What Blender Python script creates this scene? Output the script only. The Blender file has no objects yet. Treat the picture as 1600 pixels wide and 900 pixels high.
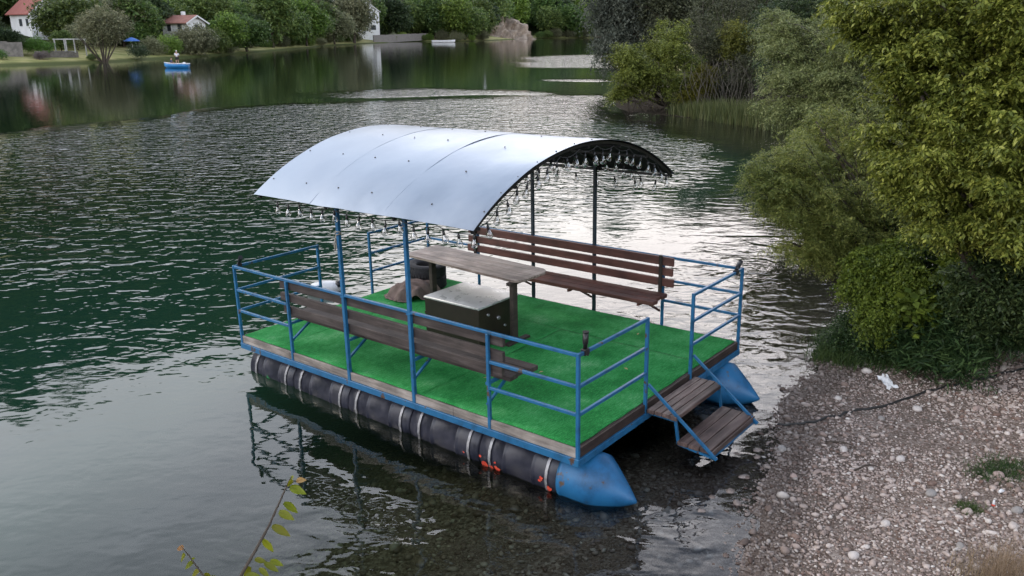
import bpy, bmesh, math, random
import numpy as np
from mathutils import Matrix, Vector, Euler

R = math.radians
PI = math.pi
sc = bpy.context.scene
col = sc.collection
random.seed(7)
rng = np.random.default_rng(7)

# ------------------------------------------------------------------ camera
CAM_H = 4.32
F_PX = 1300.0
PITCH = math.atan(400 / 1300)
cam_d = bpy.data.cameras.new('camera')
cam = bpy.data.objects.new('camera', cam_d)
col.objects.link(cam)
cam.location = (0, 0, CAM_H)
cam.rotation_euler = (PI / 2 - PITCH, 0, 0)
cam_d.sensor_width = 36
cam_d.lens = 36 * F_PX / 1600
cam_d.clip_start = 0.1
cam_d.clip_end = 4000
sc.camera = cam
sc.render.resolution_x, sc.render.resolution_y = 1024, 576
sc.cycles.use_denoising = True
sc.cycles.max_bounces = 8
sc.cycles.transparent_max_bounces = 16
sc.cycles.caustics_reflective = False
sc.cycles.caustics_refractive = False
sc.cycles.sample_clamp_indirect = 6
sc.view_settings.view_transform = 'Standard'
sc.view_settings.look = 'None'
sc.view_settings.exposure = 0.0
sc.view_settings.gamma = 1.0

# ------------------------------------------------------------------ world: cloudy evening sky
SUN_EL, SUN_AZ = R(38), R(-78)           # azimuth measured from +Y (ahead) towards +X (right)
w = bpy.data.worlds.new('World')
sc.world = w
w.use_nodes = True
wn, wl = w.node_tree.nodes, w.node_tree.links
wn.clear()

def nd(t, n, **kw):
    x = t.new(n)
    for k, v in kw.items():
        setattr(x, k, v)
    return x

out = nd(wn, 'ShaderNodeOutputWorld')
bg = nd(wn, 'ShaderNodeBackground')
bg.inputs['Strength'].default_value = 1.0
sky = nd(wn, 'ShaderNodeTexSky', sky_type='NISHITA')
sky.sun_disc = False
sky.sun_elevation = SUN_EL
sky.sun_rotation = SUN_AZ
sky.dust_density = 3
bgs = nd(wn, 'ShaderNodeBackground')
bgs.inputs['Strength'].default_value = 0.05
wl.new(sky.outputs[0], bgs.inputs['Color'])
tc = nd(wn, 'ShaderNodeTexCoord')
sep = nd(wn, 'ShaderNodeSeparateXYZ')
wl.new(tc.outputs['Generated'], sep.inputs[0])
# cloud colour by height above the horizon
rp = nd(wn, 'ShaderNodeValToRGB')
e = rp.color_ramp.elements
e[0].position = 0.0; e[0].color = (0.60, 0.57, 0.55, 1)
e[1].position = 0.85; e[1].color = (0.105, 0.128, 0.172, 1)
x_ = e.new(0.30); x_.color = (0.90, 0.88, 0.90, 1)
x_ = e.new(0.50); x_.color = (0.84, 0.89, 1.0, 1)
x_ = e.new(0.58); x_.color = (0.52, 0.57, 0.67, 1)
x_ = e.new(0.66); x_.color = (0.20, 0.245, 0.32, 1)
wl.new(sep.outputs['Z'], rp.inputs[0])
# clouds
mp = nd(wn, 'ShaderNodeMapping')
mp.inputs['Scale'].default_value = (1.2, 1.2, 3.2)
nz = nd(wn, 'ShaderNodeTexNoise')
nz.inputs['Scale'].default_value = 1.9
nz.inputs['Detail'].default_value = 5
nz.inputs['Roughness'].default_value = 0.55
wl.new(tc.outputs['Generated'], mp.inputs[0]); wl.new(mp.outputs[0], nz.inputs['Vector'])
mr = nd(wn, 'ShaderNodeMapRange')
mr.inputs['From Min'].default_value = 0.3; mr.inputs['From Max'].default_value = 0.7
mr.inputs['To Min'].default_value = 2.1; mr.inputs['To Max'].default_value = 3.2
wl.new(nz.outputs['Fac'], mr.inputs['Value'])
# the sky behind the camera is brightened to fill in surfaces that face it
mrb = nd(wn, 'ShaderNodeMapRange', interpolation_type='SMOOTHSTEP')
mrb.inputs['From Min'].default_value = -0.6; mrb.inputs['From Max'].default_value = 0.0
mrb.inputs['To Min'].default_value = 1.35; mrb.inputs['To Max'].default_value = 1.0
wl.new(sep.outputs['Y'], mrb.inputs['Value'])
mu = nd(wn, 'ShaderNodeMath', operation='MULTIPLY')
wl.new(mr.outputs[0], mu.inputs[0]); wl.new(mrb.outputs[0], mu.inputs[1])
vm = nd(wn, 'ShaderNodeVectorMath', operation='SCALE')
wl.new(rp.outputs[0], vm.inputs[0]); wl.new(mu.outputs[0], vm.inputs['Scale'])
# warm veil of light where the sun sits behind the cloud
sd = Vector((math.sin(R(9)) * math.cos(R(14)), math.cos(R(9)) * math.cos(R(14)), math.sin(R(14))))
dt = nd(wn, 'ShaderNodeVectorMath', operation='DOT_PRODUCT')
dt.inputs[1].default_value = sd
wl.new(tc.outputs['Generated'], dt.inputs[0])
mg = nd(wn, 'ShaderNodeMapRange', interpolation_type='SMOOTHSTEP')
mg.inputs['From Min'].default_value = 0.88; mg.inputs['From Max'].default_value = 1.0
mg.inputs['To Max'].default_value = 1.35
wl.new(dt.outputs['Value'], mg.inputs['Value'])
gl = nd(wn, 'ShaderNodeVectorMath', operation='SCALE')
gl.inputs[0].default_value = (1.0, 0.84, 0.74)
wl.new(mg.outputs[0], gl.inputs['Scale'])
ad = nd(wn, 'ShaderNodeVectorMath', operation='ADD')
wl.new(vm.outputs[0], ad.inputs[0]); wl.new(gl.outputs[0], ad.inputs[1])
wl.new(ad.outputs[0], bg.inputs['Color'])
adds = nd(wn, 'ShaderNodeAddShader')
wl.new(bg.outputs[0], adds.inputs[0]); wl.new(bgs.outputs[0], adds.inputs[1])
wl.new(adds.outputs[0], out.inputs['Surface'])

sun_d = bpy.data.lights.new('sun', 'SUN')
sun_d.energy = 0.85
sun_d.angle = R(14)
sun_d.color = (1, 0.90, 0.76)
sun = bpy.data.objects.new('sun', sun_d)
col.objects.link(sun)
sv = Vector((math.sin(SUN_AZ) * math.cos(SUN_EL), math.cos(SUN_AZ) * math.cos(SUN_EL), math.sin(SUN_EL)))
sun.rotation_euler = sv.to_track_quat('Z', 'Y').to_euler()
sun.location = (0, 0, 60)

# ------------------------------------------------------------------ helpers
def tag(o, label=None, cat=None, group=None, kind=None):
    if label: o['label'] = label
    if cat: o['category'] = cat
    if group: o['group'] = group
    if kind: o['kind'] = kind
    return o

def empty(name, loc=(0, 0, 0), rz=0.0, mat=None):
    o = bpy.data.objects.new(name, None)
    col.objects.link(o)
    o.empty_display_size = 0.2
    if mat is not None:
        o.matrix_world = mat
    else:
        o.location = loc; o.rotation_euler = (0, 0, rz)
    return o

def copy_tree(o, parent=None):
    c = o.copy(); col.objects.link(c)
    if parent is not None: c.parent = parent
    for ch in [q for q in KIDS.get(o.name, [])]:
        k = copy_tree(ch, c)
        KIDS.setdefault(c.name, []).append(k)
    return c

KIDS = {}

def link(name, me, parent=None):
    o = bpy.data.objects.new(name, me)
    col.objects.link(o)
    if parent is not None:
        o.parent = parent
        KIDS.setdefault(parent.name, []).append(o)
    return o

def np_mesh(name, V, Fc, mats, parent=None, smooth=False, midx=None):
    """V (n,3); Fc (m,k) or list of such arrays"""
    if not isinstance(Fc, list): Fc = [Fc]
    me = bpy.data.meshes.new(name)
    me.vertices.add(len(V)); me.vertices.foreach_set('co', np.asarray(V, np.float32).ravel())
    loops = np.concatenate([f.ravel() for f in Fc]).astype(np.int32)
    tot = np.concatenate([np.full(len(f), f.shape[1], np.int32) for f in Fc])
    st = np.concatenate([[0], np.cumsum(tot)[:-1]]).astype(np.int32)
    me.loops.add(len(loops)); me.loops.foreach_set('vertex_index', loops)
    me.polygons.add(len(tot)); me.polygons.foreach_set('loop_start', st); me.polygons.foreach_set('loop_total', tot)
    for m in (mats if isinstance(mats, (list, tuple)) else [mats]): me.materials.append(m)
    if midx is not None: me.polygons.foreach_set('material_index', np.asarray(midx, np.int32))
    if smooth: me.polygons.foreach_set('use_smooth', np.ones(len(tot), bool))
    me.update(); me.validate()
    return link(name, me, parent)

class MB:
    def __init__(s): s.v = []; s.f = []; s.m = []; s.sm = []
    def add(s, vs, fs, mi=0, smooth=False):
        b = len(s.v); s.v += [tuple(p) for p in vs]
        for f in fs: s.f.append(tuple(i + b for i in f)); s.m.append(mi); s.sm.append(smooth)
        return s
    def box(s, a, b, mi=0):
        x0, y0, z0 = a; x1, y1, z1 = b
        v = [(x0,y0,z0),(x1,y0,z0),(x1,y1,z0),(x0,y1,z0),(x0,y0,z1),(x1,y0,z1),(x1,y1,z1),(x0,y1,z1)]
        return s.add(v, [(0,3,2,1),(4,5,6,7),(0,1,5,4),(1,2,6,5),(2,3,7,6),(3,0,4,7)], mi)
    def bar(s, p, q, wd, ht=None, up=(0,0,1), mi=0):
        p, q = Vector(p), Vector(q); ht = ht or wd
        d = (q - p).normalized(); u = Vector(up)
        if abs(d.dot(u)) > .98: u = Vector((0, 1, 0))
        sd_ = d.cross(u).normalized(); u = sd_.cross(d).normalized()
        v = []
        for e_ in (p, q):
            for a, b in ((-1,-1),(1,-1),(1,1),(-1,1)): v.append(e_ + sd_*a*wd/2 + u*b*ht/2)
        return s.add(v, [(0,1,2,3),(7,6,5,4),(0,4,5,1),(1,5,6,2),(2,6,7,3),(3,7,4,0)], mi)
    def tube(s, pts, rads, n=8, mi=0, caps=True):
        pts = [Vector(p) for p in pts]
        if not isinstance(rads, (list, tuple)): rads = [rads]*len(pts)
        rings = []; vs = []; ref = None
        for i, p in enumerate(pts):
            d = (pts[min(i+1, len(pts)-1)] - pts[max(i-1, 0)]).normalized()
            if ref is None:
                ref = Vector((0,0,1)) if abs(d.z) < .9 else Vector((1,0,0))
            a = d.cross(ref).normalized(); b = a.cross(d).normalized(); ref = b
            for k in range(n):
                t = 2*PI*k/n
                vs.append(p + (a*math.cos(t) + b*math.sin(t))*rads[i])
        fs = []
        for i in range(len(pts)-1):
            for k in range(n):
                k2 = (k+1) % n
                fs.append((i*n+k, i*n+k2, (i+1)*n+k2, (i+1)*n+k))
        s.add(vs, fs, mi, n > 5)
        if caps:
            b0 = len(s.v) - len(vs)
            s.f.append(tuple(range(b0+n-1, b0-1, -1))); s.m.append(mi); s.sm.append(False)
            e0 = b0 + (len(pts)-1)*n
            s.f.append(tuple(range(e0, e0+n))); s.m.append(mi); s.sm.append(False)
        return s
    def lathe(s, prof, n=20, axis='z', c=(0,0,0), mi=0, cap=True, flatten=None):
        """prof: list of (r, h) along the axis"""
        vs = []
        for r_, h in prof:
            for k in range(n):
                t = 2*PI*k/n; a, b = r_*math.cos(t), r_*math.sin(t)
                if axis == 'z': p = (a, b, h)
                elif axis == 'y': p = (a, h, b)
                else: p = (h, a, b)
                vs.append((p[0]+c[0], p[1]+c[1], p[2]+c[2]))
        fs = []
        for i in range(len(prof)-1):
            for k in range(n):
                k2 = (k+1) % n
                f = (i*n+k, i*n+k2, (i+1)*n+k2, (i+1)*n+k)
                fs.append(f if axis != 'y' else f[::-1])
        b0 = len(s.v)
        s.add(vs, fs, mi, True)
        if cap:
            s.f.append(tuple(b0+k for k in range(n))[::-1]); s.m.append(mi); s.sm.append(False)
            e0 = b0+(len(prof)-1)*n
            s.f.append(tuple(e0+k for k in range(n))); s.m.append(mi); s.sm.append(False)
        return s
    def build(s, name, mats, parent=None, bevel=0.0):
        me = bpy.data.meshes.new(name)
        me.from_pydata(s.v, [], s.f)
        for m in (mats if isinstance(mats, (list, tuple)) else [mats]): me.materials.append(m)
        me.polygons.foreach_set('material_index', s.m)
        me.polygons.foreach_set('use_smooth', s.sm)
        if bevel > 0:
            bm = bmesh.new(); bm.from_mesh(me)
            es = [e for e in bm.edges if len(e.link_faces) == 2 and e.calc_face_angle(0) > 0.6]
            bmesh.ops.bevel(bm, geom=es, offset=bevel, segments=1, affect='EDGES', profile=0.5)
            bm.to_mesh(me); bm.free()
        me.update()
        return link(name, me, parent)

# ------------------------------------------------------------------ materials
MATS = {}
def mat(name):
    m = bpy.data.materials.new(name); m.use_nodes = True
    MATS[name] = m
    n, l = m.node_tree.nodes, m.node_tree.links
    return m, n, l, n['Principled BSDF']

def ramp(n, stops):
    r_ = n.new('ShaderNodeValToRGB'); el = r_.color_ramp.elements
    el[0].position = stops[0][0]; el[0].color = (*stops[0][1], 1)
    el[1].position = stops[-1][0]; el[1].color = (*stops[-1][1], 1)
    for p, c in stops[1:-1]:
        q = el.new(p); q.color = (*c, 1)
    return r_

def noise_mat(name, stops, scale=5, rough=.8, metal=0., detail=6, bump=0., bscale=None, stretch=(1,1,1), spec=None, rough_noise=0):
    m, n, l, b = mat(name)
    tc_ = n.new('ShaderNodeTexCoord'); mp_ = n.new('ShaderNodeMapping')
    mp_.inputs['Scale'].default_value = stretch
    l.new(tc_.outputs['Object'], mp_.inputs[0])
    nz_ = n.new('ShaderNodeTexNoise'); nz_.inputs['Scale'].default_value = scale; nz_.inputs['Detail'].default_value = detail
    nz_.inputs['Roughness'].default_value = .65
    l.new(mp_.outputs[0], nz_.inputs['Vector'])
    r_ = ramp(n, stops); l.new(nz_.outputs['Fac'], r_.inputs[0]); l.new(r_.outputs[0], b.inputs['Base Color'])
    b.inputs['Roughness'].default_value = rough; b.inputs['Metallic'].default_value = metal
    if spec is not None: b.inputs['Specular IOR Level'].default_value = spec
    if rough_noise:
        mr_ = n.new('ShaderNodeMapRange'); mr_.inputs['To Min'].default_value = rough-rough_noise; mr_.inputs['To Max'].default_value = rough+rough_noise
        mr_.inputs['From Min'].default_value = .3; mr_.inputs['From Max'].default_value = .7
        l.new(nz_.outputs['Fac'], mr_.inputs['Value']); l.new(mr_.outputs[0], b.inputs['Roughness'])
    if bump:
        nb = n.new('ShaderNodeTexNoise'); nb.inputs['Scale'].default_value = bscale or scale*4; nb.inputs['Detail'].default_value = 4
        l.new(mp_.outputs[0], nb.inputs['Vector'])
        bp = n.new('ShaderNodeBump'); bp.inputs['Strength'].default_value = 1; bp.inputs['Distance'].default_value = bump
        l.new(nb.outputs['Fac'], bp.inputs['Height']); l.new(bp.outputs[0], b.inputs['Normal'])
    return m

M_blue = noise_mat('blue_paint', [(.34,(0.0120,0.0748,0.1571)),(.47,(0.0150,0.1160,0.2543)),(.62,(0.0194,0.1384,0.2917)),(.66,(0.0823,0.0449,0.0262))], 7, .42, detail=8, bump=.0006, bscale=60)
M_fallen = noise_mat('dry_leaf', [(.3,(.30,.22,.09)),(.7,(.48,.40,.2))], 30, .8)
M_bluedark = noise_mat('silhouette_blue_paint', [(.3,(.010,.022,.034)),(.7,(.022,.042,.060))], 9, .5)  # blue darkened so the far roof posts' silhouette shade is in the colour
M_blue_cone = noise_mat('blue_cone_paint', [(.345,(0.0450,0.0270,0.0198)),(.39,(0.0090,0.0765,0.1800)),(.52,(0.0135,0.1215,0.2790)),(.64,(0.0180,0.1395,0.3060)),(.69,(0.1080,0.0720,0.0450))], 3.2, .45, detail=9, bump=.004, bscale=6)
M_drum = noise_mat('drum_plastic', [(.3,(0.0121,0.0135,0.0230)),(.55,(0.0243,0.0257,0.0405)),(.8,(0.0540,0.0540,0.0702))], 5, .38, detail=8, bump=.001, bscale=30, rough_noise=.12)
M_strap = noise_mat('strap_metal', [(.3,(0.1822,0.1822,0.1924)),(.7,(0.4252,0.4252,0.4455))], 20, .4, .5)
M_red = noise_mat('red_paint_fleck', [(.4,(.55,.05,.03)),(.6,(.75,.10,.05))], 20, .6)
M_green_fl = noise_mat('green_paint_fleck', [(.4,(.01,.12,.04)),(.6,(.02,.22,.07))], 20, .6)
M_zinc = noise_mat('zinc_sheet', [(.3,(0.2904,0.3388,0.4004)),(.6,(0.3300,0.3784,0.4444)),(.8,(0.3696,0.4136,0.4708))], 1.3, .36, .85, detail=7, bump=.010, bscale=1.5, rough_noise=.06)
M_screw = noise_mat('screw_head', [(.4,(.06,.055,.05)),(.6,(.12,.11,.1))], 30, .5, .6)
M_lining = noise_mat('roof_underside', [(.35,(.012,.012,.014)),(.65,(.035,.032,.034))], 8, .85)
M_dark = noise_mat('dark_plastic', [(.3,(.008,.008,.009)),(.7,(.02,.02,.021))], 10, .4)
M_steel = noise_mat('aged_steel_top', [(.26,(.16,.16,.155)),(.40,(.44,.45,.45)),(.7,(.58,.59,.59))], 4.5, .32, .25, detail=9, rough_noise=.12)
M_boxside = noise_mat('dark_brown_enamel', [(.3,(.010,.007,.005)),(.7,(.028,.018,.013))], 4, .45)
M_tyre = noise_mat('tyre_rubber', [(.3,(.012,.012,.015)),(.7,(.030,.030,.036))], 8, .75, bump=.002)
M_cloth = noise_mat('brown_cloth', [(.3,(.12,.085,.075)),(.7,(.20,.15,.135))], 9, .95, bump=.004, bscale=25)
M_rope = noise_mat('pale_rope', [(.3,(.25,.22,.18)),(.7,(.45,.42,.36))], 30, .9)
M_wire = noise_mat('dark_cable', [(.3,(.01,.01,.01)),(.7,(.03,.03,.03))], 30, .6)
M_white = noise_mat('white_plastic', [(.3,(.55,.56,.57)),(.7,(.78,.78,.78))], 6, .4)

def wood_mat(name, cols, axis, plank=0.14, rough=.75):
    """planks' own grain: streaks along `axis` (0 = x, 1 = y)"""
    m, n, l, b = mat(name)
    tc_ = n.new('ShaderNodeTexCoord'); mp_ = n.new('ShaderNodeMapping')
    s_ = [14, 14, 14]; s_[axis] = 1.1
    mp_.inputs['Scale'].default_value = s_
    l.new(tc_.outputs['Object'], mp_.inputs[0])
    nz_ = n.new('ShaderNodeTexNoise'); nz_.inputs['Scale'].default_value = 1.6; nz_.inputs['Detail'].default_value = 8; nz_.inputs['Roughness'].default_value = .7
    nz_.inputs['Distortion'].default_value = .4
    l.new(mp_.outputs[0], nz_.inputs['Vector'])
    r_ = ramp(n, cols); l.new(nz_.outputs['Fac'], r_.inputs[0])
    # blotches and worn patches
    n2 = n.new('ShaderNodeTexNoise'); n2.inputs['Scale'].default_value = 3.4; n2.inputs['Detail'].default_value = 7
    l.new(tc_.outputs['Object'], n2.inputs['Vector'])
    mr_ = n.new('ShaderNodeMapRange'); mr_.inputs['From Min'].default_value = .35; mr_.inputs['From Max'].default_value = .68
    mr_.inputs['To Min'].default_value = .62; mr_.inputs['To Max'].default_value = 1.25
    l.new(n2.outputs['Fac'], mr_.inputs['Value'])
    g = n.new('ShaderNodeNewGeometry')
    mr2 = n.new('ShaderNodeMapRange'); mr2.inputs['To Min'].default_value = .8; mr2.inputs['To Max'].default_value = 1.2
    l.new(g.outputs['Random Per Island'], mr2.inputs['Value'])
    mm = n.new('ShaderNodeMath'); mm.operation = 'MULTIPLY'; l.new(mr_.outputs[0], mm.inputs[0]); l.new(mr2.outputs[0], mm.inputs[1])
    sc_ = n.new('ShaderNodeVectorMath'); sc_.operation = 'SCALE'; l.new(r_.outputs[0], sc_.inputs[0]); l.new(mm.outputs[0], sc_.inputs['Scale'])
    l.new(sc_.outputs[0], b.inputs['Base Color'])
    b.inputs['Roughness'].default_value = rough
    bp = n.new('ShaderNodeBump'); bp.inputs['Distance'].default_value = .003
    l.new(nz_.outputs['Fac'], bp.inputs['Height']); l.new(bp.outputs[0], b.inputs['Normal'])
    return m
M_bench_red = wood_mat('bench_wood_reddish', [(.3,(0.0484,0.0198,0.0154)),(.55,(0.1029,0.0418,0.0330)),(.8,(0.1573,0.0770,0.0638))], 1, rough=.6)
M_bench_grey = wood_mat('bench_wood_greyed', [(.3,(0.0240,0.0176,0.0160)),(.55,(0.0520,0.0400,0.0360)),(.8,(0.1120,0.0960,0.0880))], 1)
M_table = wood_mat('table_wood', [(.30,(.055,.038,.030)),(.46,(.20,.155,.135)),(.62,(.36,.30,.27)),(.8,(.46,.40,.37))], 1, rough=.55)
M_darkwood = wood_mat('dark_leg_wood', [(.3,(.015,.011,.009)),(.7,(.045,.034,.028))], 0)
M_greywood = wood_mat('weathered_board', [(.28,(.07,.06,.05)),(.5,(.24,.21,.185)),(.75,(.40,.36,.33))], 1)
M_edgewood = wood_mat('dark_edge_board', [(.3,(.014,.009,.007)),(.55,(.035,.022,.018)),(.8,(.08,.055,.045))], 0)
M_step = wood_mat('step_wood', [(.28,(.030,.018,.015)),(.5,(.085,.055,.048)),(.75,(.19,.14,.12))], 0, rough=.6)

def carpet_mat():
    m, n, l, b = mat('green_turf_carpet')
    tc_ = n.new('ShaderNodeTexCoord')
    n1 = n.new('ShaderNodeTexNoise'); n1.inputs['Scale'].default_value = 1.3; n1.inputs['Detail'].default_value = 8; n1.inputs['Roughness'].default_value = .6
    l.new(tc_.outputs['Object'], n1.inputs['Vector'])
    r_ = ramp(n, [(.36,(.010,.115,.026)),(.46,(.020,.22,.050)),(.54,(.050,.315,.088)),(.64,(.17,.42,.20))])
    mp_ = n.new('ShaderNodeMapping'); mp_.inputs['Scale'].default_value = (2.0, 9, 1); mp_.inputs['Rotation'].default_value = (0, 0, .12)
    l.new(tc_.outputs['Object'], mp_.inputs[0])
    n2 = n.new('ShaderNodeTexNoise'); n2.inputs['Scale'].default_value = 6; n2.inputs['Detail'].default_value = 9; n2.inputs['Roughness'].default_value = .75
    l.new(mp_.outputs[0], n2.inputs['Vector'])
    mx = n.new('ShaderNodeMix'); mx.inputs[0].default_value = .42
    l.new(n1.outputs['Fac'], mx.inputs[2]); l.new(n2.outputs['Fac'], mx.inputs[3]); l.new(mx.outputs[0], r_.inputs[0])
    n3 = n.new('ShaderNodeTexNoise'); n3.inputs['Scale'].default_value = 130; n3.inputs['Detail'].default_value = 3
    l.new(tc_.outputs['Object'], n3.inputs['Vector'])
    mr_ = n.new('ShaderNodeMapRange'); mr_.inputs['To Min'].default_value = .55; mr_.inputs['To Max'].default_value = 1.4
    mr_.inputs['From Min'].default_value = .3; mr_.inputs['From Max'].default_value = .7
    l.new(n3.outputs['Fac'], mr_.inputs['Value'])
    s_ = n.new('ShaderNodeVectorMath'); s_.operation = 'SCALE'; l.new(r_.outputs[0], s_.inputs[0]); l.new(mr_.outputs[0], s_.inputs['Scale'])
    l.new(s_.outputs[0], b.inputs['Base Color'])
    b.inputs['Roughness'].default_value = .95; b.inputs['Specular IOR Level'].default_value = .15
    bp = n.new('ShaderNodeBump'); bp.inputs['Distance'].default_value = .012
    l.new(n3.outputs['Fac'], bp.inputs['Height']); l.new(bp.outputs[0], b.inputs['Normal'])
    return m
M_carpet = carpet_mat()

def glass_mat():
    m = bpy.data.materials.new('bulb_glass'); m.use_nodes = True
    n, l = m.node_tree.nodes, m.node_tree.links; n.clear()
    o = n.new('ShaderNodeOutputMaterial'); mx = n.new('ShaderNodeMixShader')
    t = n.new('ShaderNodeBsdfTransparent'); t.inputs[0].default_value = (.9,.9,.9,1)
    g = n.new('ShaderNodeBsdfGlossy'); g.inputs['Roughness'].default_value = .05
    fr = n.new('ShaderNodeLayerWeight'); fr.inputs['Blend'].default_value = .55
    mr_ = n.new('ShaderNodeMapRange'); mr_.inputs['To Min'].default_value = .12; mr_.inputs['To Max'].default_value = .8
    l.new(fr.outputs['Facing'], mr_.inputs['Value']); l.new(mr_.outputs[0], mx.inputs[0])
    l.new(t.outputs[0], mx.inputs[1]); l.new(g.outputs[0], mx.inputs[2]); l.new(mx.outputs[0], o.inputs[0])
    return m
M_glass = glass_mat()

def leaf_mat(name, stops, clump=1.2, trans=.35, rough=.5, island=.55):
    m = bpy.data.materials.new(name); m.use_nodes = True
    n, l = m.node_tree.nodes, m.node_tree.links; n.clear()
    o = n.new('ShaderNodeOutputMaterial')
    g = n.new('ShaderNodeNewGeometry'); oi = n.new('ShaderNodeObjectInfo')
    nz_ = n.new('ShaderNodeTexNoise'); nz_.inputs['Scale'].default_value = clump; nz_.inputs['Detail'].default_value = 3
    l.new(g.outputs['Position'], nz_.inputs['Vector'])
    mx = n.new('ShaderNodeMix'); mx.inputs[0].default_value = island
    l.new(nz_.outputs['Fac'], mx.inputs[2]); l.new(g.outputs['Random Per Island'], mx.inputs[3])
    r_ = ramp(n, stops); l.new(mx.outputs[0], r_.inputs[0])
    hs = n.new('ShaderNodeHueSaturation')
    mh = n.new('ShaderNodeMapRange'); mh.inputs['To Min'].default_value = .482; mh.inputs['To Max'].default_value = .512
    mv = n.new('ShaderNodeMapRange'); mv.inputs['To Min'].default_value = .72; mv.inputs['To Max'].default_value = 1.2
    l.new(oi.outputs['Random'], mh.inputs['Value']); l.new(mh.outputs[0], hs.inputs['Hue'])
    ml = n.new('ShaderNodeMath'); ml.operation = 'FRACT'; m7 = n.new('ShaderNodeMath'); m7.operation = 'MULTIPLY'; m7.inputs[1].default_value = 7.3
    l.new(oi.outputs['Random'], m7.inputs[0]); l.new(m7.outputs[0], ml.inputs[0]); l.new(ml.outputs[0], mv.inputs['Value']); l.new(mv.outputs[0], hs.inputs['Value'])
    l.new(r_.outputs[0], hs.inputs['Color'])
    d = n.new('ShaderNodeBsdfPrincipled'); d.inputs['Roughness'].default_value = rough; d.inputs['Specular IOR Level'].default_value = .35
    t = n.new('ShaderNodeBsdfTranslucent')
    ms = n.new('ShaderNodeMixShader'); ms.inputs[0].default_value = trans
    l.new(hs.outputs[0], d.inputs['Base Color']); l.new(hs.outputs[0], t.inputs['Color'])
    l.new(d.outputs[0], ms.inputs[1]); l.new(t.outputs[0], ms.inputs[2]); l.new(ms.outputs[0], o.inputs[0])
    return m
L_far = leaf_mat('leaf_far_green', [(.25,(0.0486,0.0930,0.0272)),(.5,(0.1001,0.1659,0.0443)),(.78,(0.2102,0.2889,0.0801))], .25)
L_far2 = leaf_mat('leaf_far_fresh', [(.25,(0.0648,0.1212,0.0228)),(.5,(0.1308,0.2136,0.0372)),(.78,(0.2424,0.3348,0.0648))], .25)
L_grey = leaf_mat('leaf_willow_grey', [(.25,(0.0978,0.1162,0.0678)),(.5,(0.1875,0.2047,0.1104)),(.8,(0.3209,0.3209,0.1875))], .3)
L_dark = leaf_mat('leaf_dark', [(.25,(0.0195,0.0390,0.0169)),(.5,(0.0429,0.0741,0.0312)),(.8,(0.0975,0.1365,0.0546))], .3)
L_hedge = leaf_mat('leaf_hedge', [(.25,(0.0330,0.0913,0.0132)),(.5,(0.0748,0.1815,0.0231)),(.8,(0.1408,0.2805,0.0462))], .4)
L_pen_y = leaf_mat('leaf_yellowgreen', [(.25,(0.0724,0.0964,0.0190)),(.5,(0.1540,0.1749,0.0333)),(.8,(0.2894,0.3046,0.0667))], .5)
L_pen_b = leaf_mat('leaf_olive_brown', [(.25,(0.0513,0.0636,0.0336)),(.5,(0.1004,0.1116,0.0600)),(.8,(0.1730,0.1860,0.1080))], .5)
L_pen_s = leaf_mat('leaf_bluegrey', [(.25,(0.0598,0.0728,0.0586)),(.5,(0.1209,0.1417,0.1094)),(.8,(0.2223,0.2418,0.1890))], .5)
L_gold = leaf_mat('leaf_gold', [(.25,(0.0738,0.0800,0.0080)),(.5,(0.1312,0.1400,0.0120)),(.8,(0.1968,0.2000,0.0200))], .5)
L_feath = leaf_mat('leaf_feathery', [(.25,(0.0907,0.1359,0.0320)),(.5,(0.1893,0.2397,0.0570)),(.78,(0.3825,0.4024,0.1090))], 1.1)
L_feath2 = leaf_mat('leaf_feathery_pale', [(.25,(0.0935,0.1199,0.0440)),(.5,(0.1881,0.2222,0.0814)),(.8,(0.3245,0.3410,0.1397))], .8)
L_near = leaf_mat('leaf_near_yellowgreen', [(.22,(0.0642,0.0944,0.0165)),(.48,(0.1499,0.2006,0.0330)),(.78,(0.3426,0.3894,0.0767))], 1.3)
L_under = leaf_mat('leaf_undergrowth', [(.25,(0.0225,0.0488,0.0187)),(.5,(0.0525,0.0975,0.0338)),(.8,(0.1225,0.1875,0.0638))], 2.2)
L_moss = leaf_mat('leaf_creeper', [(.25,(0.054,0.093,0.014)),(.5,(0.101,0.155,0.022)),(.8,(0.171,0.232,0.034))], 2.2)
L_reed = leaf_mat('leaf_reed', [(.25,(0.0585,0.0818,0.0276)),(.5,(0.0990,0.1335,0.0468)),(.8,(0.1740,0.1860,0.0792))], .5)
L_grass = leaf_mat('grass_blade', [(.25,(0.031,0.062,0.019)),(.5,(0.062,0.109,0.031)),(.8,(0.124,0.171,0.054))], 1.5)
L_dry = leaf_mat('dry_grass', [(.25,(0.220,0.160,0.090)),(.5,(0.360,0.270,0.170)),(.8,(0.500,0.400,0.280))], 2)
L_twig = leaf_mat('leaf_foreground', [(.25,(0.100,0.140,0.010)),(.5,(0.190,0.220,0.014)),(.8,(0.300,0.300,0.030))], 12, trans=.45)
L_twigo = leaf_mat('leaf_foreground_orange', [(.25,(0.280,0.140,0.040)),(.5,(0.420,0.240,0.080)),(.8,(0.500,0.330,0.120))], 12, trans=.45)
M_bark = noise_mat('bark', [(.3,(.030,.022,.016)),(.7,(.085,.068,.052))], 6, .9, stretch=(1,1,.2), bump=.01)
M_bark_grey = noise_mat('bark_grey', [(.3,(.055,.048,.040)),(.7,(.14,.125,.105))], 6, .9, stretch=(1,1,.2))

# ------------------------------------------------------------------ terrain
def wor(px, py, z=0.0):
    """ground point seen at a place of the 1600 x 900 photograph"""
    cp, sp = math.cos(PITCH), math.sin(PITCH)
    a, b = (px-800)/F_PX, (450-py)/F_PX
    d = (a, cp + b*sp, -sp + b*cp)
    t = (z - CAM_H)/d[2]
    return d[0]*t, d[1]*t

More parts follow.
